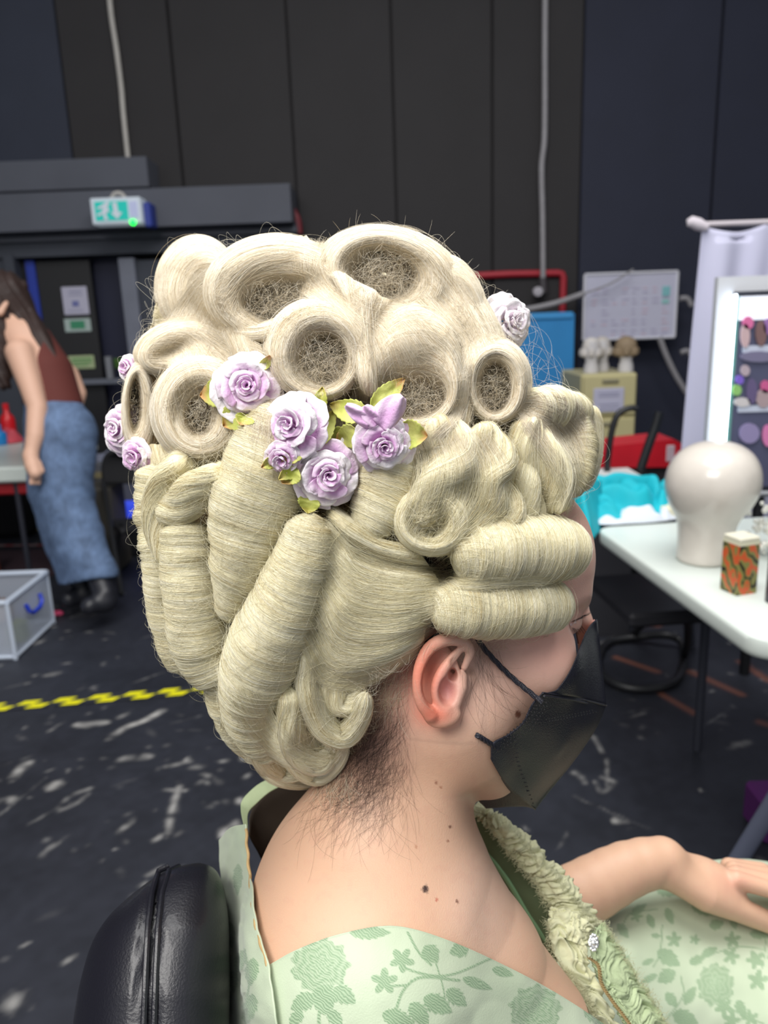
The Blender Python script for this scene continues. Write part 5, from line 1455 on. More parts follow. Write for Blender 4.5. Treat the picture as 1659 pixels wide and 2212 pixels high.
pipe('wall_bracket', [(1468, 645), (1484, 645), (1494, 660)], .02, grey_c, 'small grey bracket on the wall, upper of the two beside the curtain', 'bracket', 5.9, )
pipe('wall_bracket', [(1470, 762), (1484, 758), (1494, 768)], .02, grey_c, 'small grey bracket on the wall, lower of the two beside the curtain', 'bracket', 5.9)
# whiteboard
xa, xb, za, zb = rect(1262, 590, 1460, 731, 5.9); wb = thing('whiteboard', (xa, 5.9, za), 'white wall planner board with faint writing above the cabinet', 'whiteboard')
MB().box((xa, 5.9, za), (xb, 5.93, zb), .006).build('board', mat('board_white', (196, 196, 216), .35, vary=.04), wb)
g = MB()
for (q0, q1) in (((xa, za), (xb, za)), ((xa, zb), (xb, zb)), ((xa, za), (xa, zb)), ((xb, za), (xb, zb))): g.tube([(q0[0], 5.9, q0[1]), (q1[0], 5.9, q1[1])], .011, 6)
g.build('rim', mat('board_rim', (216, 216, 226), .4), wb)
ink = mat('board_ink', (176, 170, 196), .6); pink = mat('board_pink', (206, 180, 196), .6); g = MB(); g2 = MB(); rs = np.random.default_rng(4)
for i in range(8):
    for j in range(5):
        if rs.random() < .7:
            cx = xa + (xb - xa) * (.08 + .11 * i); cz = za + (zb - za) * (.12 + .16 * j)
            for k in range(2): (g if rs.random() < .75 else g2).box((cx, 5.896, cz - .03 * k), (cx + rs.uniform(.02, .055), 5.9, cz - .03 * k + .008))
g.build('faint_writing', ink, wb)['kind'] = 'stuff'; g2.build('faint_writing', pink, wb)['kind'] = 'stuff'
wbox('teal_note', (1431, 618, 1448, 640), 5.893, .006, mat('note_teal', (130, 190, 196), .6), wb); wbox('teal_note', (1430, 646, 1446, 656), 5.893, .006, mat('note_teal2', (150, 200, 200), .6), wb)
# blue banner, cabinet, wig heads
bb = thing('blue_screen', PY(1180, 1000, 5.45) * [1, 1, 0], 'tall bright blue fabric screen behind the curls', 'screen')
wbox('panel', (1085, 680, 1238, 1010), 5.45, .04, mat('blue_fabric', (42, 132, 196), .6, vary=.12, vscale=5, bump=.4, bscale=12), bb, zlo=.12)
for x_ in (1090, 1232): wbox('foot', (x_ - 4, 1000, x_ + 4, 1010), 5.35, .24, frame_m, bb, zlo=0)
wbox('hem', (1085, 676, 1238, 690), 5.435, .06, mat('blue_hem', (60, 146, 208), .6), bb)
xa, xb, za, zb = rect(1254, 808, 1373, 1100, 4.75); cb = thing('filing_cabinet', (xa, 4.75, 0), 'cream metal filing cabinet with a paper taped on the front', 'cabinet')
cream = mat('cream_metal', (190, 182, 138), .5, vary=.06); MB().box((xa, 4.77, 0), (xb, 5.3, zb), .01).build('body', cream, cb)
h = zb / 4
for i in range(4):
    dr = MB().box((xa + .012, 4.75, h * i + .012), (xb - .012, 4.78, h * (i + 1) - .012), .004).build('drawer', cream, cb)
    MB().box(((xa + xb) / 2 - .05, 4.735, h * (i + 1) - .05), ((xa + xb) / 2 + .05, 4.75, h * (i + 1) - .03), .003).build('handle', mat('cab_handle', (150, 145, 120), .4), dr)
o = wbox('paper_notice', (1282, 838, 1348, 890), 4.742, .004, mat('paper_lilac', (182, 182, 204), .7), label='pale sheet of paper taped to the cream cabinet', cat='sign')
g = MB()
for yy in (848, 854, 872, 880): x0_, x1_, z0_, z1_ = rect(1294, yy, 1338, yy + 2, 4.74); g.box((x0_, 4.739, z0_), (x1_, 4.742, z1_))
g.build('faint_writing', mat('ink2', (150, 150, 176), .7), o)
hw = [mat('wig_white', (205, 200, 196), .7, vary=.2, vscale=30), mat('wig_pale', (190, 184, 178), .7, vary=.2, vscale=30), mat('wig_fawn', (142, 124, 100), .7, vary=.3, vscale=30)]; hd = mat('foam_white', (196, 194, 196), .7)
for i, (x_, lab) in enumerate(((1272, 'white curled wig on a foam head, left of the three on the cabinet'), (1306, 'pale wig on a foam head, middle of the three on the cabinet'), (1346, 'fawn wig on a foam head, right of the three on the cabinet'))):
    bs = PY(x_, 806, 4.95); bs[2] = zb; bs[1] += .12 * (i % 2) - .05; t = thing('mannequin_head', bs, lab, 'wig stand', 'wigs on foam heads on the cabinet')
    g = MB(); g.lathe(bs, [(.048, .001), (.045, .04), (.036, .07), (.045, .1), (.052, .14), (.04, .19), (.01, .205)], 16); g.build('foam_head', hd, t, True)
    g = MB(); r = .056 if i < 2 else .066
    g.lathe(bs + np.array([0, .012, .155]), [(.012, -.07), (r * .9, -.06), (r, -.02), (r * 1.02, .01), (r * .8, .045), (r * .4, .06), (.005, .064)], 18)
    w_ = g.build('wig', hw[i], t, True)
    for k in range(7):
        a = 2 * pi * k / 7; g = MB(); g.lathe(bs + np.array([r * .95 * cos(a), .012 + r * .95 * sin(a), .125]), [(.003, -.03), (.02, -.018), (.022, 0), (.018, .02), (.003, .028)], 10); g.build('side_curl', hw[i], w_, True)
# ------------------------------------------------------------------ right: table, head block, fabric
TZ = .74
A = PZ(1284, 1138, TZ); B = PZ(1640, 1392, TZ); e1 = (B - A) / np.linalg.norm(B - A); e2 = np.array([-e1[1], e1[0], 0]); e2 = e2 if e2[0] > 0 else -e2
LT = np.linalg.norm(B - A); WT = .76; tb = thing('folding_table', (A + B) / 2 * [1, 1, 0] + e2 * .38, 'white plastic folding table with rounded corner on the right', 'table')
def rr(c0, L, W_, r, n=8):
    pts = []
    for (cx, cy, a0) in ((L - r, W_ - r, 0), (r, W_ - r, pi / 2), (r, r, pi), (L - r, r, 1.5 * pi)):
        for k in range(n + 1): a = a0 + pi / 2 * k / n; pts.append(c0 + e1 * (cx + r * cos(a)) + e2 * (cy + r * sin(a)))
    return np.array(pts)
ring = rr(A, LT, WT, .06); zz = np.array([0, 0, 1.0]); cen = ring.mean(0)
sh = lambda k: cen + (ring - cen) * k
prof = [sh(.985) - zz * .045, sh(.997) - zz * .040, sh(1.0) - zz * .03, sh(1.0) - zz * .010, sh(.995) - zz * .002, sh(.985)]
V = np.concatenate(prof); n = len(ring); Fq = [(j * n + i, j * n + (i + 1) % n, (j + 1) * n + (i + 1) % n, (j + 1) * n + i) for j in range(5) for i in range(n)] + [tuple(range(n))[::-1], tuple(range(5 * n, 6 * n))]
tm = mat('table_plastic', (212, 220, 214), .38, vary=.03, bump=.08, bscale=250); o = mesh_ob('tabletop', V, Fq, tm, tb, True); o.data.set_sharp_from_angle(angle=radians(50))
leg_m = mat('table_leg', (58, 60, 70), .45, metal=.3)
for u_ in (.2, .8):
    for v_ in (.30, .66): q = A + e1 * LT * u_ + e2 * v_; g = MB(); g.tube([q - zz * .04, np.array([q[0], q[1], .01])], .014, 10); g.build('leg', leg_m, tb, True)
hb = PZ(1532, 1222, TZ); S = 2.0 / FPX; ds = np.linalg.norm((hb - CAM) @ FWD)
k = ds / FPX; g = MB(); ht = 262 * k * .99; V = []; prof = [(50, 0), (54, 1), (55, 30), (59, 75), (66, 100), (82, 128), (94, 160), (96, 185), (90, 215), (74, 242), (50, 260), (22, 269), (2, 271)]
pr = cr(prof, 44)
nn = 40; c0 = np.array([hb[0], hb[1] + .05, TZ + .001])
for r_, z_ in pr:
    for i in range(nn): t = 2 * pi * i / nn; V.append(c0 + np.array([r_ * k * cos(t) * (1.0) + z_ / 271 * 14 * k, r_ * k * sin(t) * 1.08 - z_ / 271 * .01, z_ * k * .98]))
Fq = [(j * nn + i, j * nn + (i + 1) % nn, (j + 1) * nn + (i + 1) % nn, (j + 1) * nn + i) for j in range(43) for i in range(nn)] + [tuple(range(nn))[::-1], tuple(range(43 * nn, 44 * nn))]
hm = mat('wrapped_canvas', (214, 207, 198), .3, vary=.16, vscale=14, coat=.5, bump=.25, bscale=22)
set_tag(mesh_ob('wig_block', V, Fq, hm, None, True), 'bald off-white canvas head block standing on the white table', 'head block')
teal = mat('teal_fabric', (0, 170, 186), .75, vary=.25, vscale=7)
def heap(name, cen, rx, ry, hgt, m, label, cat, seed, rot=0.0, amp=.3, drape=0.0):
    nu, nv = 70, 110; u, v = np.meshgrid(np.linspace(0, 1, nu), np.linspace(0, 2 * pi, nv), indexing='ij')
    rad = u ** .8 * (1 + .16 * vnoise(np.cos(v) * 2 + 5, np.sin(v) * 2, seed)); x = rx * rad * np.cos(v); y = ry * rad * np.sin(v)
    f_ = vnoise(x * 13 + 3 * vnoise(x * 5, y * 5, seed), y * 26 + 2 * vnoise(x * 7, y * 7, seed + 2), seed + 1); z = hgt * np.clip(1 - u ** 3, 0, 1) * (1 - amp + amp * 1.8 * np.abs(f_)) + .004
    X_ = cen[0] + x * cos(rot) - y * sin(rot); Y_ = cen[1] + x * sin(rot) + y * cos(rot)
    W = np.stack([X_, Y_, cen[2] + z - drape * np.clip(u - .55, 0, 1) * np.clip(-x / rx, 0, 1) * 2], -1)
    return set_tag(sheet_ob(name, W, m, None, .003), label, cat)
c_ = PZ(1352, 1118, TZ); heap('fabric_pile', c_ + np.array([0.02, .12, 0]), .25, .20, .085, teal, 'crumpled teal fabric heaped on the far end of the white table', 'fabric', 3, 0.1, .55)
c_ = PZ(1640, 1060, TZ); heap('fabric_pile', c_ + np.array([.10, .12, 0]), .22, .2, .20, teal, 'crumpled teal fabric behind the head block, below the mirror', 'fabric', 8, 0, .5)
c_ = PZ(1262, 1130, .60); g = MB()
W = loft([[(1238, 1040, 2.55), (1242, 1090, 2.5), (1256, 1150, 2.45), (1270, 1180, 2.45)], [(1262, 1036, 2.5), (1266, 1090, 2.46), (1274, 1130, 2.42), (1284, 1160, 2.42)], [(1300, 1040, 2.6), (1300, 1090, 2.6), (1300, 1120, 2.6), (1300, 1140, 2.6)]], 30, 40)
W[..., 1] += .02 * vnoise(W[..., 0] * 30, W[..., 2] * 6, 3); set_tag(sheet_ob('hanging_cloth', W, teal, None, .004), 'teal cloth hanging over the end of the white table', 'fabric')
c_ = PZ(1375, 1128, TZ); heap('paper_towel', c_ + np.array([.03, .03, .0]), .16, .06, .035, mat('tissue', (214, 220, 230), .8), 'crumpled white tissue lying in front of the teal fabric', 'tissue', 5, 0.2, .6)
q = PZ(1445, 1118, TZ); set_tag(MB().obox(q + [0, .02, .022], e1 * .05, e2 * .035, (0, 0, .02), .006).build('cream_box', mat('cream_card', (222, 216, 186), .6)), 'small cream box on the table beside the head block', 'box')
q = PZ(1612, 1290, TZ); tn = thing('patterned_tin', q + e2 * .04, 'square tin with orange, olive and black pattern at the table edge', 'tin')
tcol = attr_mat('tin_print', 'col', .3); nx, nz = 60, 90; hx, hz = .029, .135
ax_, ay_ = np.array([.96, .28, 0]), np.array([-.28, .96, 0]); base_c = q + np.array([-.0, .045, .0])
def tface(c, a, b, nrm, w_, h_, seed):
    u, v = np.meshgrid(np.linspace(-1, 1, 50), np.linspace(0, 1, 90), indexing='ij'); W = c + a * (u * w_)[..., None] + zz * (v * h_)[..., None]
    f_ = np.sin((v * 7 + u * 1.6 + 1.4 * vnoise(u * 2, v * 5, seed)) * 2.2); c1 = np.where(f_[..., None] > .45, np.array(lin((206, 92, 52))[:3]), np.array(lin((134, 132, 74))[:3])); c1 = np.where(f_[..., None] < -.78, np.array(lin((36, 30, 28))[:3]), c1)
    c1 = np.where((v > .93)[..., None], np.array(lin((226, 222, 196))[:3]), c1)
    return W.reshape(-1, 3), grid_faces(50, 90), c1.reshape(-1, 3)
fs = [tface(base_c - ay_ * hx, ax_, 0, 0, hx, hz, 1), tface(base_c + ax_ * hx, ay_, 0, 0, hx, hz, 2), tface(base_c + ay_ * hx, -ax_, 0, 0, hx, hz, 3), tface(base_c - ax_ * hx, -ay_, 0, 0, hx, hz, 4)]
v_, f_, c_ = merge(fs); mesh_ob('tin_body', v_, f_, tcol, tn, False, col=c_); MB().obox(base_c + zz * (hz + .004), ax_ * hx, ay_ * hx, zz * .005, .002).build('lid', mat('tin_lid', (230, 226, 206), .4), tn)
gl = mat('clear_bead', (240, 238, 230), .08, metal=.2); rs = np.random.default_rng(9); q0 = PZ(1640, 1215, TZ)
st = thing('bead_string', q0 + zz * 0, 'heap of sparkling clear and pale beads above the patterned tin', 'beads'); 
for i in range(60):
    c = q0 + np.array([rs.normal(.03, .035), rs.normal(.05, .03), 0]); c[2] = TZ + .008 + abs(rs.normal(.09, .06)) * max(0, 1 - abs(c[0] - q0[0] - .03) / .12)
    g = MB(); r = rs.uniform(.006, .011); g.lathe(c, [(.001, -r), (r * .8, -r * .6), (r, 0), (r * .8, r * .6), (.001, r)], 8); g.build('bead', gl, st, True)
q1 = PZ(1680, 1300, TZ); g = MB(); g.tube([q1, q1 + zz * .24], .028, 16); set_tag(g.build('dark_canister', mat('dark_grey', (58, 58, 66), .35), None, True), 'dark grey canister at the right edge, beside the tin', 'canister')
# red case and black hoops
RY = 3.6
o = thing('red_case', PY(1390, 1010, RY), 'long bright red case behind the teal fabric', 'case'); rm = mat('red_plastic', (196, 26, 42), .45, vary=.12, vscale=9)
xa, xb, za, zb = rect(1278, 952, 1478, 1012, RY)
prf = [(xa, zb - .09), (xa + .10, zb - .02), (xb - .05, zb), (xb, zb - .03), (xb, za + .02), (xb - .04, za), (xa, za + .01)]
MB().prism([(a, RY + .12, b) for a, b in prf], (0, 1, 0), .24).build('shell', rm, o)
wbox('pale_label', (1440, 962, 1458, 998), RY - .004, .01, mat('pale_plate', (200, 180, 190), .5), o); 
g = MB(); g.tube([PY(1464, 985, RY - .02), PY(1500, 1003, RY - .02)], .03, 12); g.build('grey_knob', mat('grey_knob', (150, 154, 176), .4), o, True)
for z_ in (.015,): MB().box((xa + .05, RY + .02, 0), (xb - .05, RY + .22, za + .01)).build('stand', mat('stand_dark', (36, 36, 42), .7), o)
wc = mat('white_card', (214, 214, 214), .6); g = MB(); q = PY(1310, 1026, 3.3); g.obox(q, (.13, 0, 0), (0, .12, 0), (0, 0, .006)); 
sd = thing('side_board', q * [1, 1, 0], 'white board edge showing between the red case and the teal fabric', 'board'); g.build('board', wc, sd); MB().box((q[0] - .1, q[1] - .08, 0), (q[0] + .1, q[1] + .08, q[2] - .006)).build('stand', mat('stand_dark2', (40, 40, 46), .7), sd)
bl = mat('black_metal', (28, 29, 32), .45)
ch = thing('tube_chair', PY(1375, 1000, 3.3) * [1, 1, 0] , 'black tubular chair standing before the cream cabinet and red case', 'chair')
for pts in ([(1312, 1000), (1322, 930), (1336, 894), (1362, 881), (1376, 883)], [(1385, 1010), (1400, 965), (1416, 920), (1424, 890)]):
    p_ = cr([(a, b) for a, b in pts], 20); g = MB(); W = [PY(a, b, 3.35) for a, b in p_]; W = [np.array([W[0][0], W[0][1], .01])] + W; g.tube(W, .014 if len(pts) > 4 else .02, 10); g.build('frame_tube', bl, ch, True)
MB().box((PY(1312, 950, 3.35)[0], 3.36, .44), (PY(1390, 950, 3.35)[0], 3.56, .48), .01).build('seat', bl, ch)
# black cantilever chair base under the table
t = thing('cantilever_chair', PZ(1390, 1470, 0), 'black chair with looped tube base under the white table', 'chair')
def floor_tube(pts, r, par, name, m): p_ = cr([(a, b, c * 1000) for a, b, c in pts], 60); W = [PZ(a, b, c / 1000) for a, b, c in p_]; g = MB(); g.tube(W, r, 10); g.build(name, m, par, True)
floor_tube([(1300, 1400, .02), (1290, 1440, .02), (1330, 1478, .02), (1400, 1488, .02), (1460, 1470, .02), (1478, 1420, .02), (1470, 1385, .04), (1440, 1372, .06), (1380, 1376, .03), (1320, 1385, .02), (1300, 1400, .02)], .017, t, 'base_loop', bl)
floor_tube([(1478, 1420, .02), (1486, 1380, .15), (1482, 1330, .30), (1460, 1300, .42)], .016, t, 'leg', bl)
floor_tube([(1365, 1372, .03), (1400, 1340, .15), (1440, 1310, .3), (1440, 1290, .42)], .014, t, 'leg', bl)
q = PZ(1420, 1290, .45); MB().obox(q, e1 * .2, e2 * .18, zz * .025, .012).build('seat', mat('black_seat', (30, 30, 36), .6), t)
q = PZ(1500, 1400, .02); g = MB(); g.tube([PZ(1495, 1390, .02), PZ(1492, 1320, .3)], .014, 8); set_tag(g.build('table_brace', mat('brace_grey', (90, 94, 106), .4), None, True), 'grey metal strut standing under the white table', 'strut')
q = PZ(1398, 1262, .1); g = MB(); g.box(q - [.03, .03, .1], q + [.04, .05, .10], .01); set_tag(g.build('red_box', mat('dark_red', (120, 24, 34), .5)), 'dark red box on the floor under the table', 'box')
q = PZ(1350, 1245, .04); g = MB(); g.tube([PZ(1285, 1250, .04), PZ(1395, 1238, .04)], .035, 10); set_tag(g.build('grey_roll', mat('grey_roll', (120, 122, 134), .6), None, True), 'grey roll lying on the floor under the table', 'roll')
# curtain, mirror
cur = mat('curtain_white', (196, 196, 220), .8, vary=.05, vscale=3); CY = 3.35
x0, x1, z0, z1 = rect(1500, 478, 2050, 1010, CY); nx, nz = 260, 80
u, v = np.meshgrid(np.linspace(0, 1, nx), np.linspace(0, 1, nz), indexing='ij')
xx = x0 + (x1 - x0) * u + .05 * (1 - v) * (1 - u) * -.6; z_ = .25 + (z1 - .25) * v - .03 * np.sin(pi * np.clip(u * 4, 0, 1)) * (v > .97)
yy_ = CY + .022 * np.sin(u * 46 + 1.5 * np.sin(v * 3)) * (.35 + .65 * (1 - v)) + .012 * np.sin(u * 17 + v * 4)
ct = sheet_ob('curtain', np.stack([xx, yy_, z_], -1), cur, None, .003); set_tag(ct, 'pale lilac-white sheet hung as a curtain behind the lit mirror', 'curtain')
g = MB(); g.tube([(x0 - .03, CY + .01, z1 + .005), (x1 + .05, CY + .01, z1 + .005)], .012, 10)
rl = thing('curtain_rail', (x0, CY, 0), 'curtain rail on a stand holding the pale sheet', 'rail'); g.build('rail', mat('rail_white', (198, 190, 196), .5), rl, True)
g = MB(); g.tube([(x0 + .06, CY + .05, 0), (x0 + .06, CY + .05, z1)], .012, 10); g.tube([(x1, CY + .05, 0), (x1, CY + .05, z1)], .012, 10); g.build('pole', bl, rl, True)
g = MB(); g.lathe((x0 - .02, CY - .01, z1 + .005), [(.002, -.05), (.022, -.035), (.026, 0), (.018, .04), (.002, .05)], 12, axis=(1, 0, -.4)); g.build('knotted_corner', mat('knot', (214, 206, 214), .6), ct, True)
# vanity mirror / lit display standing on the table
mt = PZ(1545, 985, 0)
MYd = 2.75
def mp_(x, y, off=0.0):  # plane slightly turned towards the camera
    return PY(x, y, MYd) + np.array([0, off, 0])
vm = thing('lit_mirror', mp_(1600, 985), 'tall mirror with white frame and bright light strip, with flat shapes built as its reflection of shelves', 'mirror')
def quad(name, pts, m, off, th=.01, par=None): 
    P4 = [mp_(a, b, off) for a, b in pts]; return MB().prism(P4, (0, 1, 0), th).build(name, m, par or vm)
quad('white_frame', [(1556, 598), (1900, 585), (1900, 1075), (1522, 1075)], mat('frame_white', (206, 208, 214), .5), .03, .03)
quad('dark_bezel', [(1588, 630), (1900, 618), (1900, 1060), (1548, 1060)], mat('bezel', (50, 52, 62), .4), .008, .012)
strip = mat('light_strip', (235, 245, 255), .4, emit=(226, 240, 255), estr=9.0)
quad('light_strip', [(1582, 640), (1589, 636), (1557, 1050), (1546, 1050)], strip, -.006, .014)
quad('mirror_glass', [(1598, 645), (1900, 630), (1900, 1050), (1566, 1050)], mat('mirror_pane', (90, 92, 118), .25, metal=.25, vary=.15, vscale=4), -.002, .006)
quad('green_edge', [(1590, 640), (1597, 640), (1568, 1050), (1558, 1050)], mat('glass_edge', (92, 136, 130), .3), -.004, .008)
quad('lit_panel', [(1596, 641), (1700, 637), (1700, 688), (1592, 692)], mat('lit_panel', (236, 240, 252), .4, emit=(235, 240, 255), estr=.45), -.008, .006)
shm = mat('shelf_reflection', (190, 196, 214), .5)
for (a, b, c, d) in ((1602, 747, 1700, 762), (1592, 876, 1700, 890)): quad('reflection_plate_shelf', [(a, b), (c, b - 3), (c, d - 3), (a, d)], shm, -.008, .006)  # flat bars set before the glass as its reflection
rs = np.random.default_rng(12)
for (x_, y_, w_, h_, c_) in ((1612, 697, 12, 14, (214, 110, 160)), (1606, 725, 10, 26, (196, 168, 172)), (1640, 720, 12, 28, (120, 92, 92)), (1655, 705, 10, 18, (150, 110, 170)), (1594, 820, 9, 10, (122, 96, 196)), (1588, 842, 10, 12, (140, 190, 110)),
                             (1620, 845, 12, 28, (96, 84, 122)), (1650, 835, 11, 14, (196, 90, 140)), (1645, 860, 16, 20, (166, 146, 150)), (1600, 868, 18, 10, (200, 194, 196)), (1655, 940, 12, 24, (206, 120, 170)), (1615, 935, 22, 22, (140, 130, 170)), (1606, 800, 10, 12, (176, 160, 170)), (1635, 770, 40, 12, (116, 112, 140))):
    th = np.linspace(0, 2 * pi, 14)[:-1]; quad('reflection_plate_item', [(x_ + w_ * cos(t), y_ + h_ * sin(t)) for t in th], mat('refl', c_, .6), -.012, .006)  # coloured ovals before the glass stand for reflected things
q = mp_(1600, 1060); MB().box((q[0] - .12, MYd + .0, TZ), (q[0] + .8, MYd + .12, q[2]), .01).build('base', mat('frame_white2', (190, 192, 198), .5), vm)
g = MB(); g.tube([[q[0] + .1, MYd + .06, 0.0], [q[0] + .1, MYd + .06, TZ]], .02, 10); g.build('support_post', bl, vm, True); g = MB(); g.tube([[q[0] + .7, MYd + .06, 0.0], [q[0] + .7, MYd + .06, TZ]], .02, 10); g.build('support_post', bl, vm, True)
q = PZ(1640, 1860, 0); g = MB(); g.tube([PZ(1580, 1880, .0), PZ(1630, 1800, .15), PZ(1700, 1690, .36)], .022, 10); set_tag(g.build('metal_strut', mat('grey_leg', (122, 128, 150), .5), None, True), 'grey metal leg rising at the right edge above the skirt', 'leg')
q = PZ(1668, 1800, 0); set_tag(MB().box(q - [.05, .05, 0], q + [.08, .08, .12], .01).build('purple_bag', mat('purple', (84, 30, 96), .7)), 'dark purple bag at the right edge behind the grey leg', 'bag')
# ------------------------------------------------------------------ left: tapes, box, furniture
def tape(name, a, b, w_, c1, c2, n, rows, label, skew=.4):
    A_ = PZ(*a, 0); B_ = PZ(*b, 0); t = (B_ - A_); L = np.linalg.norm(t); t /= L; s_ = np.array([-t[1], t[0], 0]); V, Fq, C_ = [], [], []
    cell = L / n
    for r in range(rows):
        for i in range(n):
            o_ = A_ + t * cell * i + s_ * (w_ * (r - rows / 2)) + zz * .0035; k0 = len(V); sk = t * cell * skew
            up = r * sk
            V += [o_ + up, o_ + up + t * cell, o_ + up + t * cell + s_ * w_ + sk, o_ + up + s_ * w_ + sk]; Fq.append((k0, k0 + 1, k0 + 2, k0 + 3))
            C_ += [np.array(lin(c1 if (i + r) % 2 else c2)[:3])] * 4
    o = mesh_ob(name, V, Fq, attr_mat(name + '_print', 'col', .45), None, False, col=np.array(C_)); set_tag(o, label, 'tape'); return o
tape('hazard_tape', (-60, 1534), (470, 1488), .033, (232, 226, 20), (44, 46, 52), 14, 2, 'yellow and black checked hazard tape across the floor')
tape('floor_tape', (-40, 1156), (112, 1142), .05, (190, 168, 44), (184, 160, 40), 6, 1, 'plain yellow tape line on the floor behind the walking person', 0)
tape('floor_tape', (-40, 1180), (132, 1178), .035, (170, 80, 84), (176, 150, 150), 10, 1, 'red and white tape line on the floor, in front of the yellow one', 0)
o = MB().box((PZ(-300, 1190, 0)[0], PZ(60, 1262, 0)[1], 0), (PZ(132, 1230, 0)[0], PZ(60, 1190, 0)[1], .01)).build('floor_mat', mat('mat_plum', (62, 44, 52), .8)); set_tag(o, 'dull plum coloured mat on the floor behind the storage box', 'mat')
# storage box
Fp = PZ(34, 1424, 0); Rp = PZ(116, 1346, 0); a1 = Rp - Fp; La = np.linalg.norm(a1); a1 /= La; a2 = np.array([-a1[1], a1[0], 0.]); a2 = a2 if a2[0] < 0 else -a2; Lb = .42; Hb = .27
clear = mat('clear_plastic', (214, 222, 236), .2, trans=.3, alpha=.5); sb = thing('storage_box', Fp + a1 * La / 2 + a2 * Lb / 2, 'open translucent plastic storage box with blue handle on the floor', 'box')
rimm = mat('box_rim', (196, 206, 222), .3)
for nm, c, ha, hb_ in (('side_wall', Fp + a1 * La / 2, a1 * La / 2, a2 * .004), ('side_wall', Fp + a1 * La / 2 + a2 * Lb, a1 * La / 2, a2 * .004), ('end_wall', Fp + a2 * Lb / 2, a2 * Lb / 2, a1 * .004), ('end_wall', Fp + a1 * La + a2 * Lb / 2, a2 * Lb / 2, a1 * .004)):
    MB().obox(c + zz * Hb / 2, ha, hb_, zz * Hb / 2).build(nm, clear, sb)
MB().obox(Fp + a1 * La / 2 + a2 * Lb / 2 + zz * .006, a1 * La / 2, a2 * Lb / 2, zz * .005).build('bottom', clear, sb)
g = MB(); cs = [Fp, Fp + a1 * La, Fp + a1 * La + a2 * Lb, Fp + a2 * Lb, Fp]
for p0, p1 in zip(cs[:-1], cs[1:]): g.tube([p0 + zz * Hb, p1 + zz * Hb], .013, 8); g.tube([p0 + zz * .012, p1 + zz * .012], .010, 8)
for p0 in cs[:4]: g.tube([p0, p0 + zz * Hb], .010, 8)
g.build('rim', rimm, sb, True)
g = MB(); hc = Fp + a1 * La * .52 - a2 * .022 + zz * .17; g.tube([hc - a1 * .075 + zz * .035 + a2 * .01, hc - a1 * .07 - zz * .0, hc - a1 * .04 - zz * .02, hc + a1 * .04 - zz * .02, hc + a1 * .07, hc + a1 * .075 + zz * .035 + a2 * .01], .010, 8); g.build('handle', mat('handle_blue', (34, 62, 190), .4), sb, True)
c_ = Fp + a1 * La * .45 + a2 * Lb * .5; heap('brown_bundle', c_ + zz * .13, .13, .12, .10, mat('brown_fur', (116, 96, 84), .9, vary=.3, vscale=30), 'greyish brown bundle inside the open storage box', 'bundle', 4, 0, .4)
c_ = Fp + a1 * La * .45 + a2 * .06; set_tag(MB().obox(c_ + zz * .06, a1 * .04, a2 * .03, zz * .05, .01).build('green_packet', mat('lime', (150, 166, 40), .6)), 'yellow-green packet seen through the side of the storage box', 'packet')
set_tag(MB().obox(Fp + a1 * La * .5 + a2 * .2 + zz * .06, a1 * .08, a2 * .1, zz * .05, .01).build('packing_block', mat('lilac_grey', (150, 148, 160), .7)), 'grey block at the bottom of the storage box', 'box')
c_ = PZ(122, 1328, 0); heap('pink_scrap', c_, .035, .025, .02, mat('pink', (226, 74, 120), .6), 'small bright pink scrap on the floor right of the storage box', 'scrap', 6)
# table at left edge
A2 = PZ(58, 1008, .74); tb2 = thing('white_table', A2 * [1, 1, 0] + [-.4, 0.3, 0], 'white table at the left edge with red and blue bottles', 'table')
MB().box(A2 + [-1.3, 0, -.085], A2 + [0, 1.05, -.0], .012).build('tabletop', tm, tb2)
for dx in (-.1, -1.2):
    for dy in (.06, .98): g = MB(); g.tube([A2 + [dx, dy, -.05], [A2[0] + dx, A2[1] + dy, .01]], .015, 8); g.build('leg', leg_m, tb2, True)
MB().box(A2 + [-.5, .05, -.16], A2 + [.0, .3, -.085], .01).build('red_rail', mat('rail_red', (160, 24, 34), .5), tb2)
rb = mat('red_bottle', (206, 26, 36), .3)
def bottle(px_, py_, h_, r_, m, label, dy=.1):
    b0 = PZ(px_, py_, .74) + [0, dy, 0]; g = MB(); g.lathe([b0[0], b0[1], .741], [(r_ * .9, 0), (r_, .006), (r_, h_ * .62), (r_ * .85, h_ * .72), (r_ * .4, h_ * .82), (r_ * .36, h_), (.002, h_)], 16)
    t_ = thing('bottle', [b0[0], b0[1], .741], label, 'bottle'); g.build('bottle_body', m, t_, True); g = MB(); g.lathe([b0[0], b0[1], .741 + h_], [(r_ * .42, -.02), (r_ * .42, .018), (.002, .02)], 12); g.build('cap', m, t_, True)
bottle(8, 960, .23, .045, rb, 'tall red bottle on the white table at the left edge', .10); bottle(-2, 962, .11, .045, mat('blue_bottle', (30, 130, 200), .3), 'short bright blue bottle in front of the red one', .02)
heap('red_cloth', PZ(36, 952, .74) + [0, -.10, 0], .08, .06, .11, mat('red_cl', (196, 70, 84), .7, vary=.4, vscale=30), 'red and pink patterned cloth on the white table beside the bottles', 'cloth', 9, 0, .5)
set_tag(MB().box(PZ(22, 1165, .0) + [-.35, 0, 0], PZ(22, 1165, 0) + [.14, .25, .46], .05).build('black_bag', mat('black_cloth', (14, 14, 18), .85)), 'large black bag under the white table', 'bag')
g = MB(); q = PZ(0, 1240, 0); g.tube([q + [-.02, 0, .0], q + [-.03, 0, .18]], .03, 8); set_tag(g.build('brown_post', mat('rust', (104, 52, 40), .6), None, True), 'rusty brown post behind the storage box at the left edge', 'post')
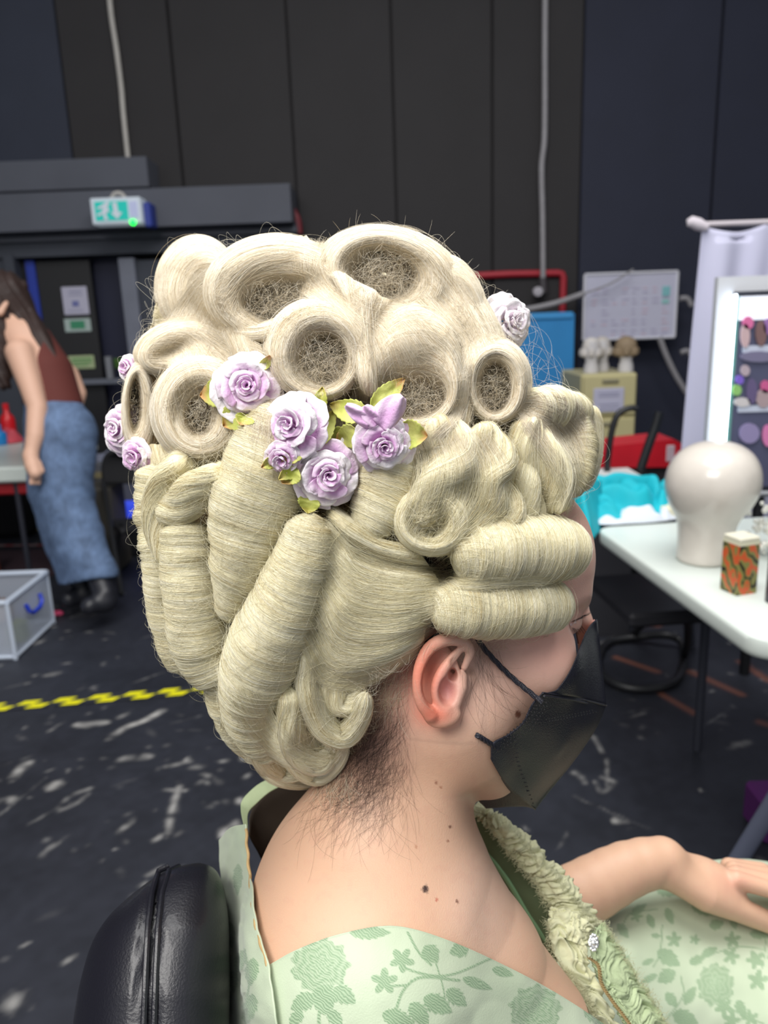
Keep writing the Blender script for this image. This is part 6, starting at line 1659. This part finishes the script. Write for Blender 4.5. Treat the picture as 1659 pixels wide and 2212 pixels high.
# things behind the walking person
gy = mat('grey_case', (104, 106, 112), .6, vary=.2, vscale=8); xa, xb, za, zb = rect(178, 1000, 262, 1090, 5.0)
o = thing('flight_case', ((xa + xb) / 2, 5.0, 0), 'grey case with papers on it, behind the walking person', 'case'); MB().box((xa, 5.0, 0), (xb + .1, 5.45, zb), .01).build('case_body', gy, o); MB().box((xa, 4.99, zb - .10), (xb + .1, 5.0, zb - .06)).build('pale_edge', mat('pale_edge', (150, 140, 104), .6), o)
for k_ in range(3): set_tag(MB().obox([xa + .1 + .1 * k_, 5.15 + .05 * k_, zb + .012 + .02 * k_], (.09, .02, 0), (-.02, .11, 0), (0, 0, .009)).build('paper_bundle', mat('papers', (150, 154, 176), .7)), ('lowest', 'middle', 'top')[k_] + ' bundle of grey paper on the grey case', 'papers')
xa, xb, za, zb = rect(170, 1050, 250, 1130, 4.5); o = MB().box((xa - .1, 4.42, 0), (xb + .0, 4.68, zb), .01).build('low_crate', mat('crate_dark', (78, 74, 66), .7)); set_tag(o, 'low dark crate with a dull edge, in front of the grey case', 'crate')
fc = thing('folding_chair', PZ(255, 1300, 0), 'black folding chair standing right of the walking person', 'chair'); q = PZ(245, 1285, 0); qy = q[1]; FD = .35
xa, xb, za, zb = rect(220, 975, 310, 1040, qy + .1)
n_ = 20; W = loft([[(222, 1045, 4.5), (221, 1000, 4.5), (232, 980, 4.5), (262, 974, 4.5)], [(318, 1045, 4.65), (318, 1000, 4.65), (316, 985, 4.65), (305, 974, 4.65)]], 20, 24); sheet_ob('backrest', W, mat('black_padding', (22, 22, 26), .7), fc, .03)
for (a, b) in (((224, 1040, 4.5), (262, 1285, 3.98)), ((310, 1040, 4.6), (318, 1260, 4.15)), ((262, 1130, 4.3), (246, 1225, 4.4)), ((320, 1130, 4.4), (300, 1200, 4.55))): g = MB(); g.tube([P(*a), P(*b)], .014, 8); g.build('leg', bl, fc, True)
W = loft([[(236, 1130, 4.45), (300, 1120, 4.65)], [(262, 1150, 4.2), (335, 1142, 4.4)]], 12, 12); sheet_ob('seat', W, mat('black_padding2', (24, 24, 28), .7), fc, .03)
q = PY(290, 1100, 4.75); o = MB().box(q - [.1, .0, .1], q + [.14, .1, .04], .02).build('blue_lamp', mat('blue_light', (70, 90, 230), .4, emit=(60, 84, 240), estr=.7)); set_tag(o, 'small glowing blue item behind the folding chair', 'lamp')
o = MB().box([q[0] - .06, q[1] - .0, 0], [q[0] + .6, q[1] + .5, q[2] - .1], .01).build('packing_case', mat('black_trunk', (26, 27, 32), .6)); set_tag(o, 'low black trunk under the glowing blue item', 'trunk')
# ------------------------------------------------------------------ walking person
WD = 3.85
def wq(x, y, dd=0.0): return Q(x, y, WD + dd)
wp = thing('person', PZ(190, 1290, 0), 'person in brown halter top and jeans with long dark hair, bending over a table', 'person')
def ch4(pts): return [(x, y, WD + dd, r) for x, y, dd, r in pts]
def wbody(p):
    d = chain(p, ch4([(118, 870, .02, .125), (95, 800, .02, .125), (55, 735, .02, .115)]))
    d = smin(d, chain(p, ch4([(45, 730, .0, .07), (20, 690, -.02, .055), (12, 665, -.02, .055)])), .04)
    d = smin(d, ell(p, wq(8, 650), (.080, .11, .095)), .03)
    d = smin(d, chain(p, ch4([(14, 654, -.10, .012), (0, 676, -.115, .018)])), .02)
    d = smin(d, chain(p, ch4([(42, 762, -.12, .066), (66, 835, -.14, .052), (80, 880, -.15, .046), (76, 940, -.18, .042), (66, 985, -.2, .031)])), .03)
    d = smin(d, chain(p, ch4([(66, 985, -.2, .032), (70, 1005, -.21, .036), (76, 1022, -.22, .030)])), .02)
    for k in range(4): d = smin(d, chain(p, ch4([(68 + 5 * k, 1010, -.215 + .012 * k, .012), (68 + 6 * k, 1030, -.22 + .012 * k, .0105), (66 + 6 * k, 1045, -.225 + .012 * k, .009)])), .006)
    d = smin(d, chain(p, ch4([(84, 1000, -.2, .014), (92, 1018, -.205, .011)])), .008)
    d = smin(d, chain(p, ch4([(100, 760, .16, .055), (150, 810, .20, .050), (168, 850, .19, .044), (158, 890, .10, .038), (140, 915, .05, .03)])), .03)
    d = smin(d, chain(p, ch4([(128, 925, .02, .14), (126, 1060, .02, .09), (145, 1150, .04, .05), (165, 1235, .05, .035)])), .05)
    return smin(d, chain(p, ch4([(136, 940, .0, .13), (142, 1085, -.02, .07), (174, 1180, -.03, .045), (202, 1240, -.04, .035)])), .05)
def box_for(pts, r): a = np.array(pts); return a.min(0) - r, a.max(0) + r
allp = [wq(a_, b_, c_) for a_ in (-60, 262) for b_ in (560, 1335) for c_ in (-.3, .4)]
lo, hi = box_for(allp, .02); V, Fq = isosurf(wbody, lo, hi, .009); mesh_ob('body', to_world(V), Fq, mat('skin_far', (222, 178, 154), .55, vary=.06), wp, True)
def jeans(p):
    d = chain(p, ch4([(112, 872, .02, .135), (130, 935, .02, .172), (124, 1060, .03, .138), (140, 1150, .04, .112), (172, 1245, .05, .105)]))
    d = smin(d, chain(p, ch4([(136, 940, -.02, .165), (140, 1085, -.03, .125), (176, 1180, -.04, .112), (210, 1240, -.05, .100)])), .03)
    d = smin(d, chain(p, ch4([(138, 1060, 0, .13), (165, 1160, 0, .125), (190, 1245, 0, .115)])), .04)
    d = smax(d, -(p @ np.array([0.25, -.97, 0]) - (np.array([wq(112, 862) @ np.array([.25, -.97, 0])]))[0]), .004) if True else d
    f = to_px(p); bot = (f[1] - (1262 - (f[0] - 140) * .15)) / FPX * WD; top_ = ((862 - (f[0] - 75) * .02) - f[1]) / FPX * WD
    d = np.maximum(d, np.maximum(bot, top_)); return d + .006 * vnoise(p[..., 0] * 14, p[..., 1] * 22 + p[..., 2] * 9, 3)
V, Fq = isosurf(jeans, lo, hi, .009); x_, y_ = to_px(V); dn_ = np.array(lin((96, 118, 152))[:3]); C_ = dn_ * (1 + .22 * vnoise(V[:, 0] * 30, V[:, 1] * 20, 1) + .2 * vnoise(V[:, 0] * 110, V[:, 1] * 60, 2))[:, None]
mesh_ob('jeans', to_world(V), Fq, attr_mat('denim', 'col', .8), wp, True, col=C_)
def topf(p):
    d = chain(p, ch4([(118, 880, .02, .138), (96, 805, .02, .138), (62, 745, .02, .124)]))
    f = to_px(p); k = ((f[0] - 52) * .5 - (f[1] - 722) * .42 + 0) ; cut = (38 - (f[0] - 50) * .95 - (f[1] - 740) * .32) / FPX * WD
    return np.maximum(d, np.maximum(cut, (f[1] - 872) / FPX * WD))
V, Fq = isosurf(topf, lo, hi, .009); mesh_ob('halter_top', to_world(V), Fq, mat('brown_top', (98, 44, 38), .8), wp, True)
def hairf(p):
    d = ell(p, wq(6, 645, .01), (.115, .135, .12)); d = smin(d, chain(p, ch4([(18, 640, .02, .10), (48, 690, .02, .075), (82, 735, -.01, .070), (112, 790, -.02, .060), (138, 850, .0, .028)])), .05)
    d = smin(d, chain(p, ch4([(-10, 650, -.02, .09), (-5, 740, -.05, .07), (10, 830, -.06, .03)])), .04)
    d = np.maximum(d, -(chain(p, ch4([(38, 775, -.2, .075), (30, 730, -.22, .05)])))) if True else d
    return d + .006 * np.sin(p[..., 0] * 160 + p[..., 1] * 90)
V, Fq = isosurf(hairf, lo, hi, .009); mesh_ob('long_hair', to_world(V), Fq, mat('dark_hair', (52, 36, 32), .6, vary=.4, vscale=20), wp, True)
bm = mat('boot_black', (34, 35, 42), .4)
for k_, (pa, pb) in enumerate((((208, 1240, -.05), (232, 1305, -.10)), ((165, 1245, .10), (188, 1290, .10)))):
    z0_ = PZ(pb[0], pb[1] + 14, 0); 
    def bootf(p, pa=pa, pb=pb):
        d = chain(p, ch4([(pa[0], pa[1] - 5, pa[2], .055), (pb[0] - 6, pb[1] - 22, pb[2], .052), (pb[0] - 2, pb[1] - 8, pb[2], .048)])); return smin(d, chain(p, ch4([(pb[0] - 6, pb[1] - 4, pb[2], .045), (pb[0] - 38, pb[1] + 4, pb[2] - .06, .042)])), .03)
    V, Fq = isosurf(bootf, lo - [0, .1, 0], hi, .007); mesh_ob('boot', to_world(V), Fq, bm, wp, True)
# ------------------------------------------------------------------ black salon chair
N_ = RGT * .95 + FWD * .1; N_[2] = 0; N_ /= np.linalg.norm(N_); Lx = np.array([-N_[1], N_[0], 0]); Lx = Lx if Lx @ FWD > 0 else -Lx
sc_ = thing('salon_chair', P(430, 2100, .75) * [1, 1, 0] + N_ * .2, 'black leather salon chair with padded back behind the seated person', 'chair')
leather = mat('black_leather', (27, 27, 35), .36, bump=.22, bscale=520, vary=.12, vscale=10, coat=.12)
yy = np.array([1864, 1868, 1876, 1890, 1920, 1950, 1980, 2020, 2060, 2110, 2150, 2212, 2300, 2420, 2520, 2560], float)
xl = np.interp(yy, [1864, 1868, 1876, 1890, 1920, 1950, 1980, 2020, 2060, 2110, 2150, 2212, 2420, 2520, 2560], [424, 400, 372, 342, 300, 264, 234, 207, 190, 176, 167, 158, 150, 180, 260])
xr = np.interp(yy, [1864, 1868, 1876, 1890, 1920, 1960, 2000, 2100, 2212, 2420, 2520, 2560], [432, 448, 462, 473, 484, 491, 495, 497, 496, 490, 460, 400])
C3 = cr(np.stack([xl, yy, xr], 1), 120); nt_ = 96; th = np.linspace(0, 2 * pi, nt_ + 1)[:-1]
xm = (C3[:, 0] + C3[:, 2]) / 2; hw_ = (C3[:, 2] - C3[:, 0]) / 2; d0 = np.interp(C3[:, 1], [1864, 1900, 2000, 2212, 2560], [.735, .725, .705, .675, .62])
gx = np.interp(C3[:, 1], [1864, 1880, 1930, 2000, 2100, 2212, 2560], [395, 354, 339, 331, 326, 322, 318])
sc1 = np.clip(hw_ / 165, 0, 1) ** .7
X_ = xm[:, None] + hw_[:, None] * np.sign(np.cos(th)) * np.abs(np.cos(th)) ** .8; fr_ = np.abs(np.sin(th)) ** .7
D_ = d0[:, None] + np.where(np.sin(th) < 0, -.075 * fr_, .20 * fr_) * sc1[:, None]
nearside = (np.sin(th) < 0)[None]
D_ = D_ + nearside * (.009 * np.exp(-((X_ - gx[:, None]) / 7) ** 2) + .004 * np.exp(-((X_ - gx[:, None] + 22) / 6) ** 2))
V = P(X_, C3[:, 1:2] + 0 * X_, D_); bkr = mesh_ob('backrest', V.reshape(-1, 3), np.concatenate([grid_faces(120, nt_), np.stack([np.arange(119) * nt_ + nt_ - 1, np.arange(1, 120) * nt_ + nt_ - 1, np.arange(1, 120) * nt_, np.arange(119) * nt_], -1)]), leather, sc_, True)
from bisect import bisect
for o_ in (-11, 11):
    pts = []
    for i in range(6, 110, 2):
        x_ = gx[i] + o_; c_ = np.clip((x_ - xm[i]) / hw_[i], -.98, .98); t_ = -math.acos(abs(c_) ** (1 / .8) * (1 if c_ > 0 else -1)); pts.append(P(x_, C3[i, 1], d0[i] - .075 * abs(sin(t_)) ** .7 * sc1[i] + .0005))
    g = MB(); g.tube(pts, .0026, 8); g.build('piping', leather, bkr, True)
cc = P(330, 2400, .72)
sc0 = P(620, 2400, .78) * [1, 1, 0] + zz * .42
MB().obox(sc0, N_ * .24, Lx * .25, zz * .05, .03).build('seat', leather, sc_); g = MB(); g.tube([cc, sc0 - N_ * .22 - zz * .02], .02, 8); g.build('back_bracket', bl, sc_)
g = MB(); g.lathe(sc0 * [1, 1, 0], [(.27, 0), (.28, .01), (.25, .03), (.05, .04), (.035, .06), (.035, .41)], 32); g.build('pedestal', mat('chrome', (170, 172, 178), .2, metal=1), sc_, True)
# ================================================================== LIGHT
w = bpy.data.worlds.new('world'); SC.world = w; w.use_nodes = True
w.node_tree.nodes['Background'].inputs[0].default_value = (.90, .94, 1.0, 1); w.node_tree.nodes['Background'].inputs[1].default_value = .42


def area(name, loc, tgt, sx, sy, power, color=(1, 1, 1)):
    l = bpy.data.lights.new(name, 'AREA'); l.shape = 'RECTANGLE'; l.size = sx; l.size_y = sy; l.energy = power; l.color = color
    o = bpy.data.objects.new(name, l); COL.objects.link(o); o.location = loc
    d = Vector(tgt) - Vector(loc); o.rotation_euler = d.to_track_quat('-Z', 'Y').to_euler(); return o


area('ceiling_or_fill_lamp', (0.3, 1.2, 4.6), (0.1, 1.6, 0), 3.2, 2.4, 182, (1, .985, .96))
area('ceiling_or_fill_lamp', (-1.2, -1.2, 3.6), (-.1, .7, 1.1), 2.0, 1.4, 112, (1, .97, .93))  # added fill light behind the camera, brightens the near side
SC.view_settings.exposure = 0.0
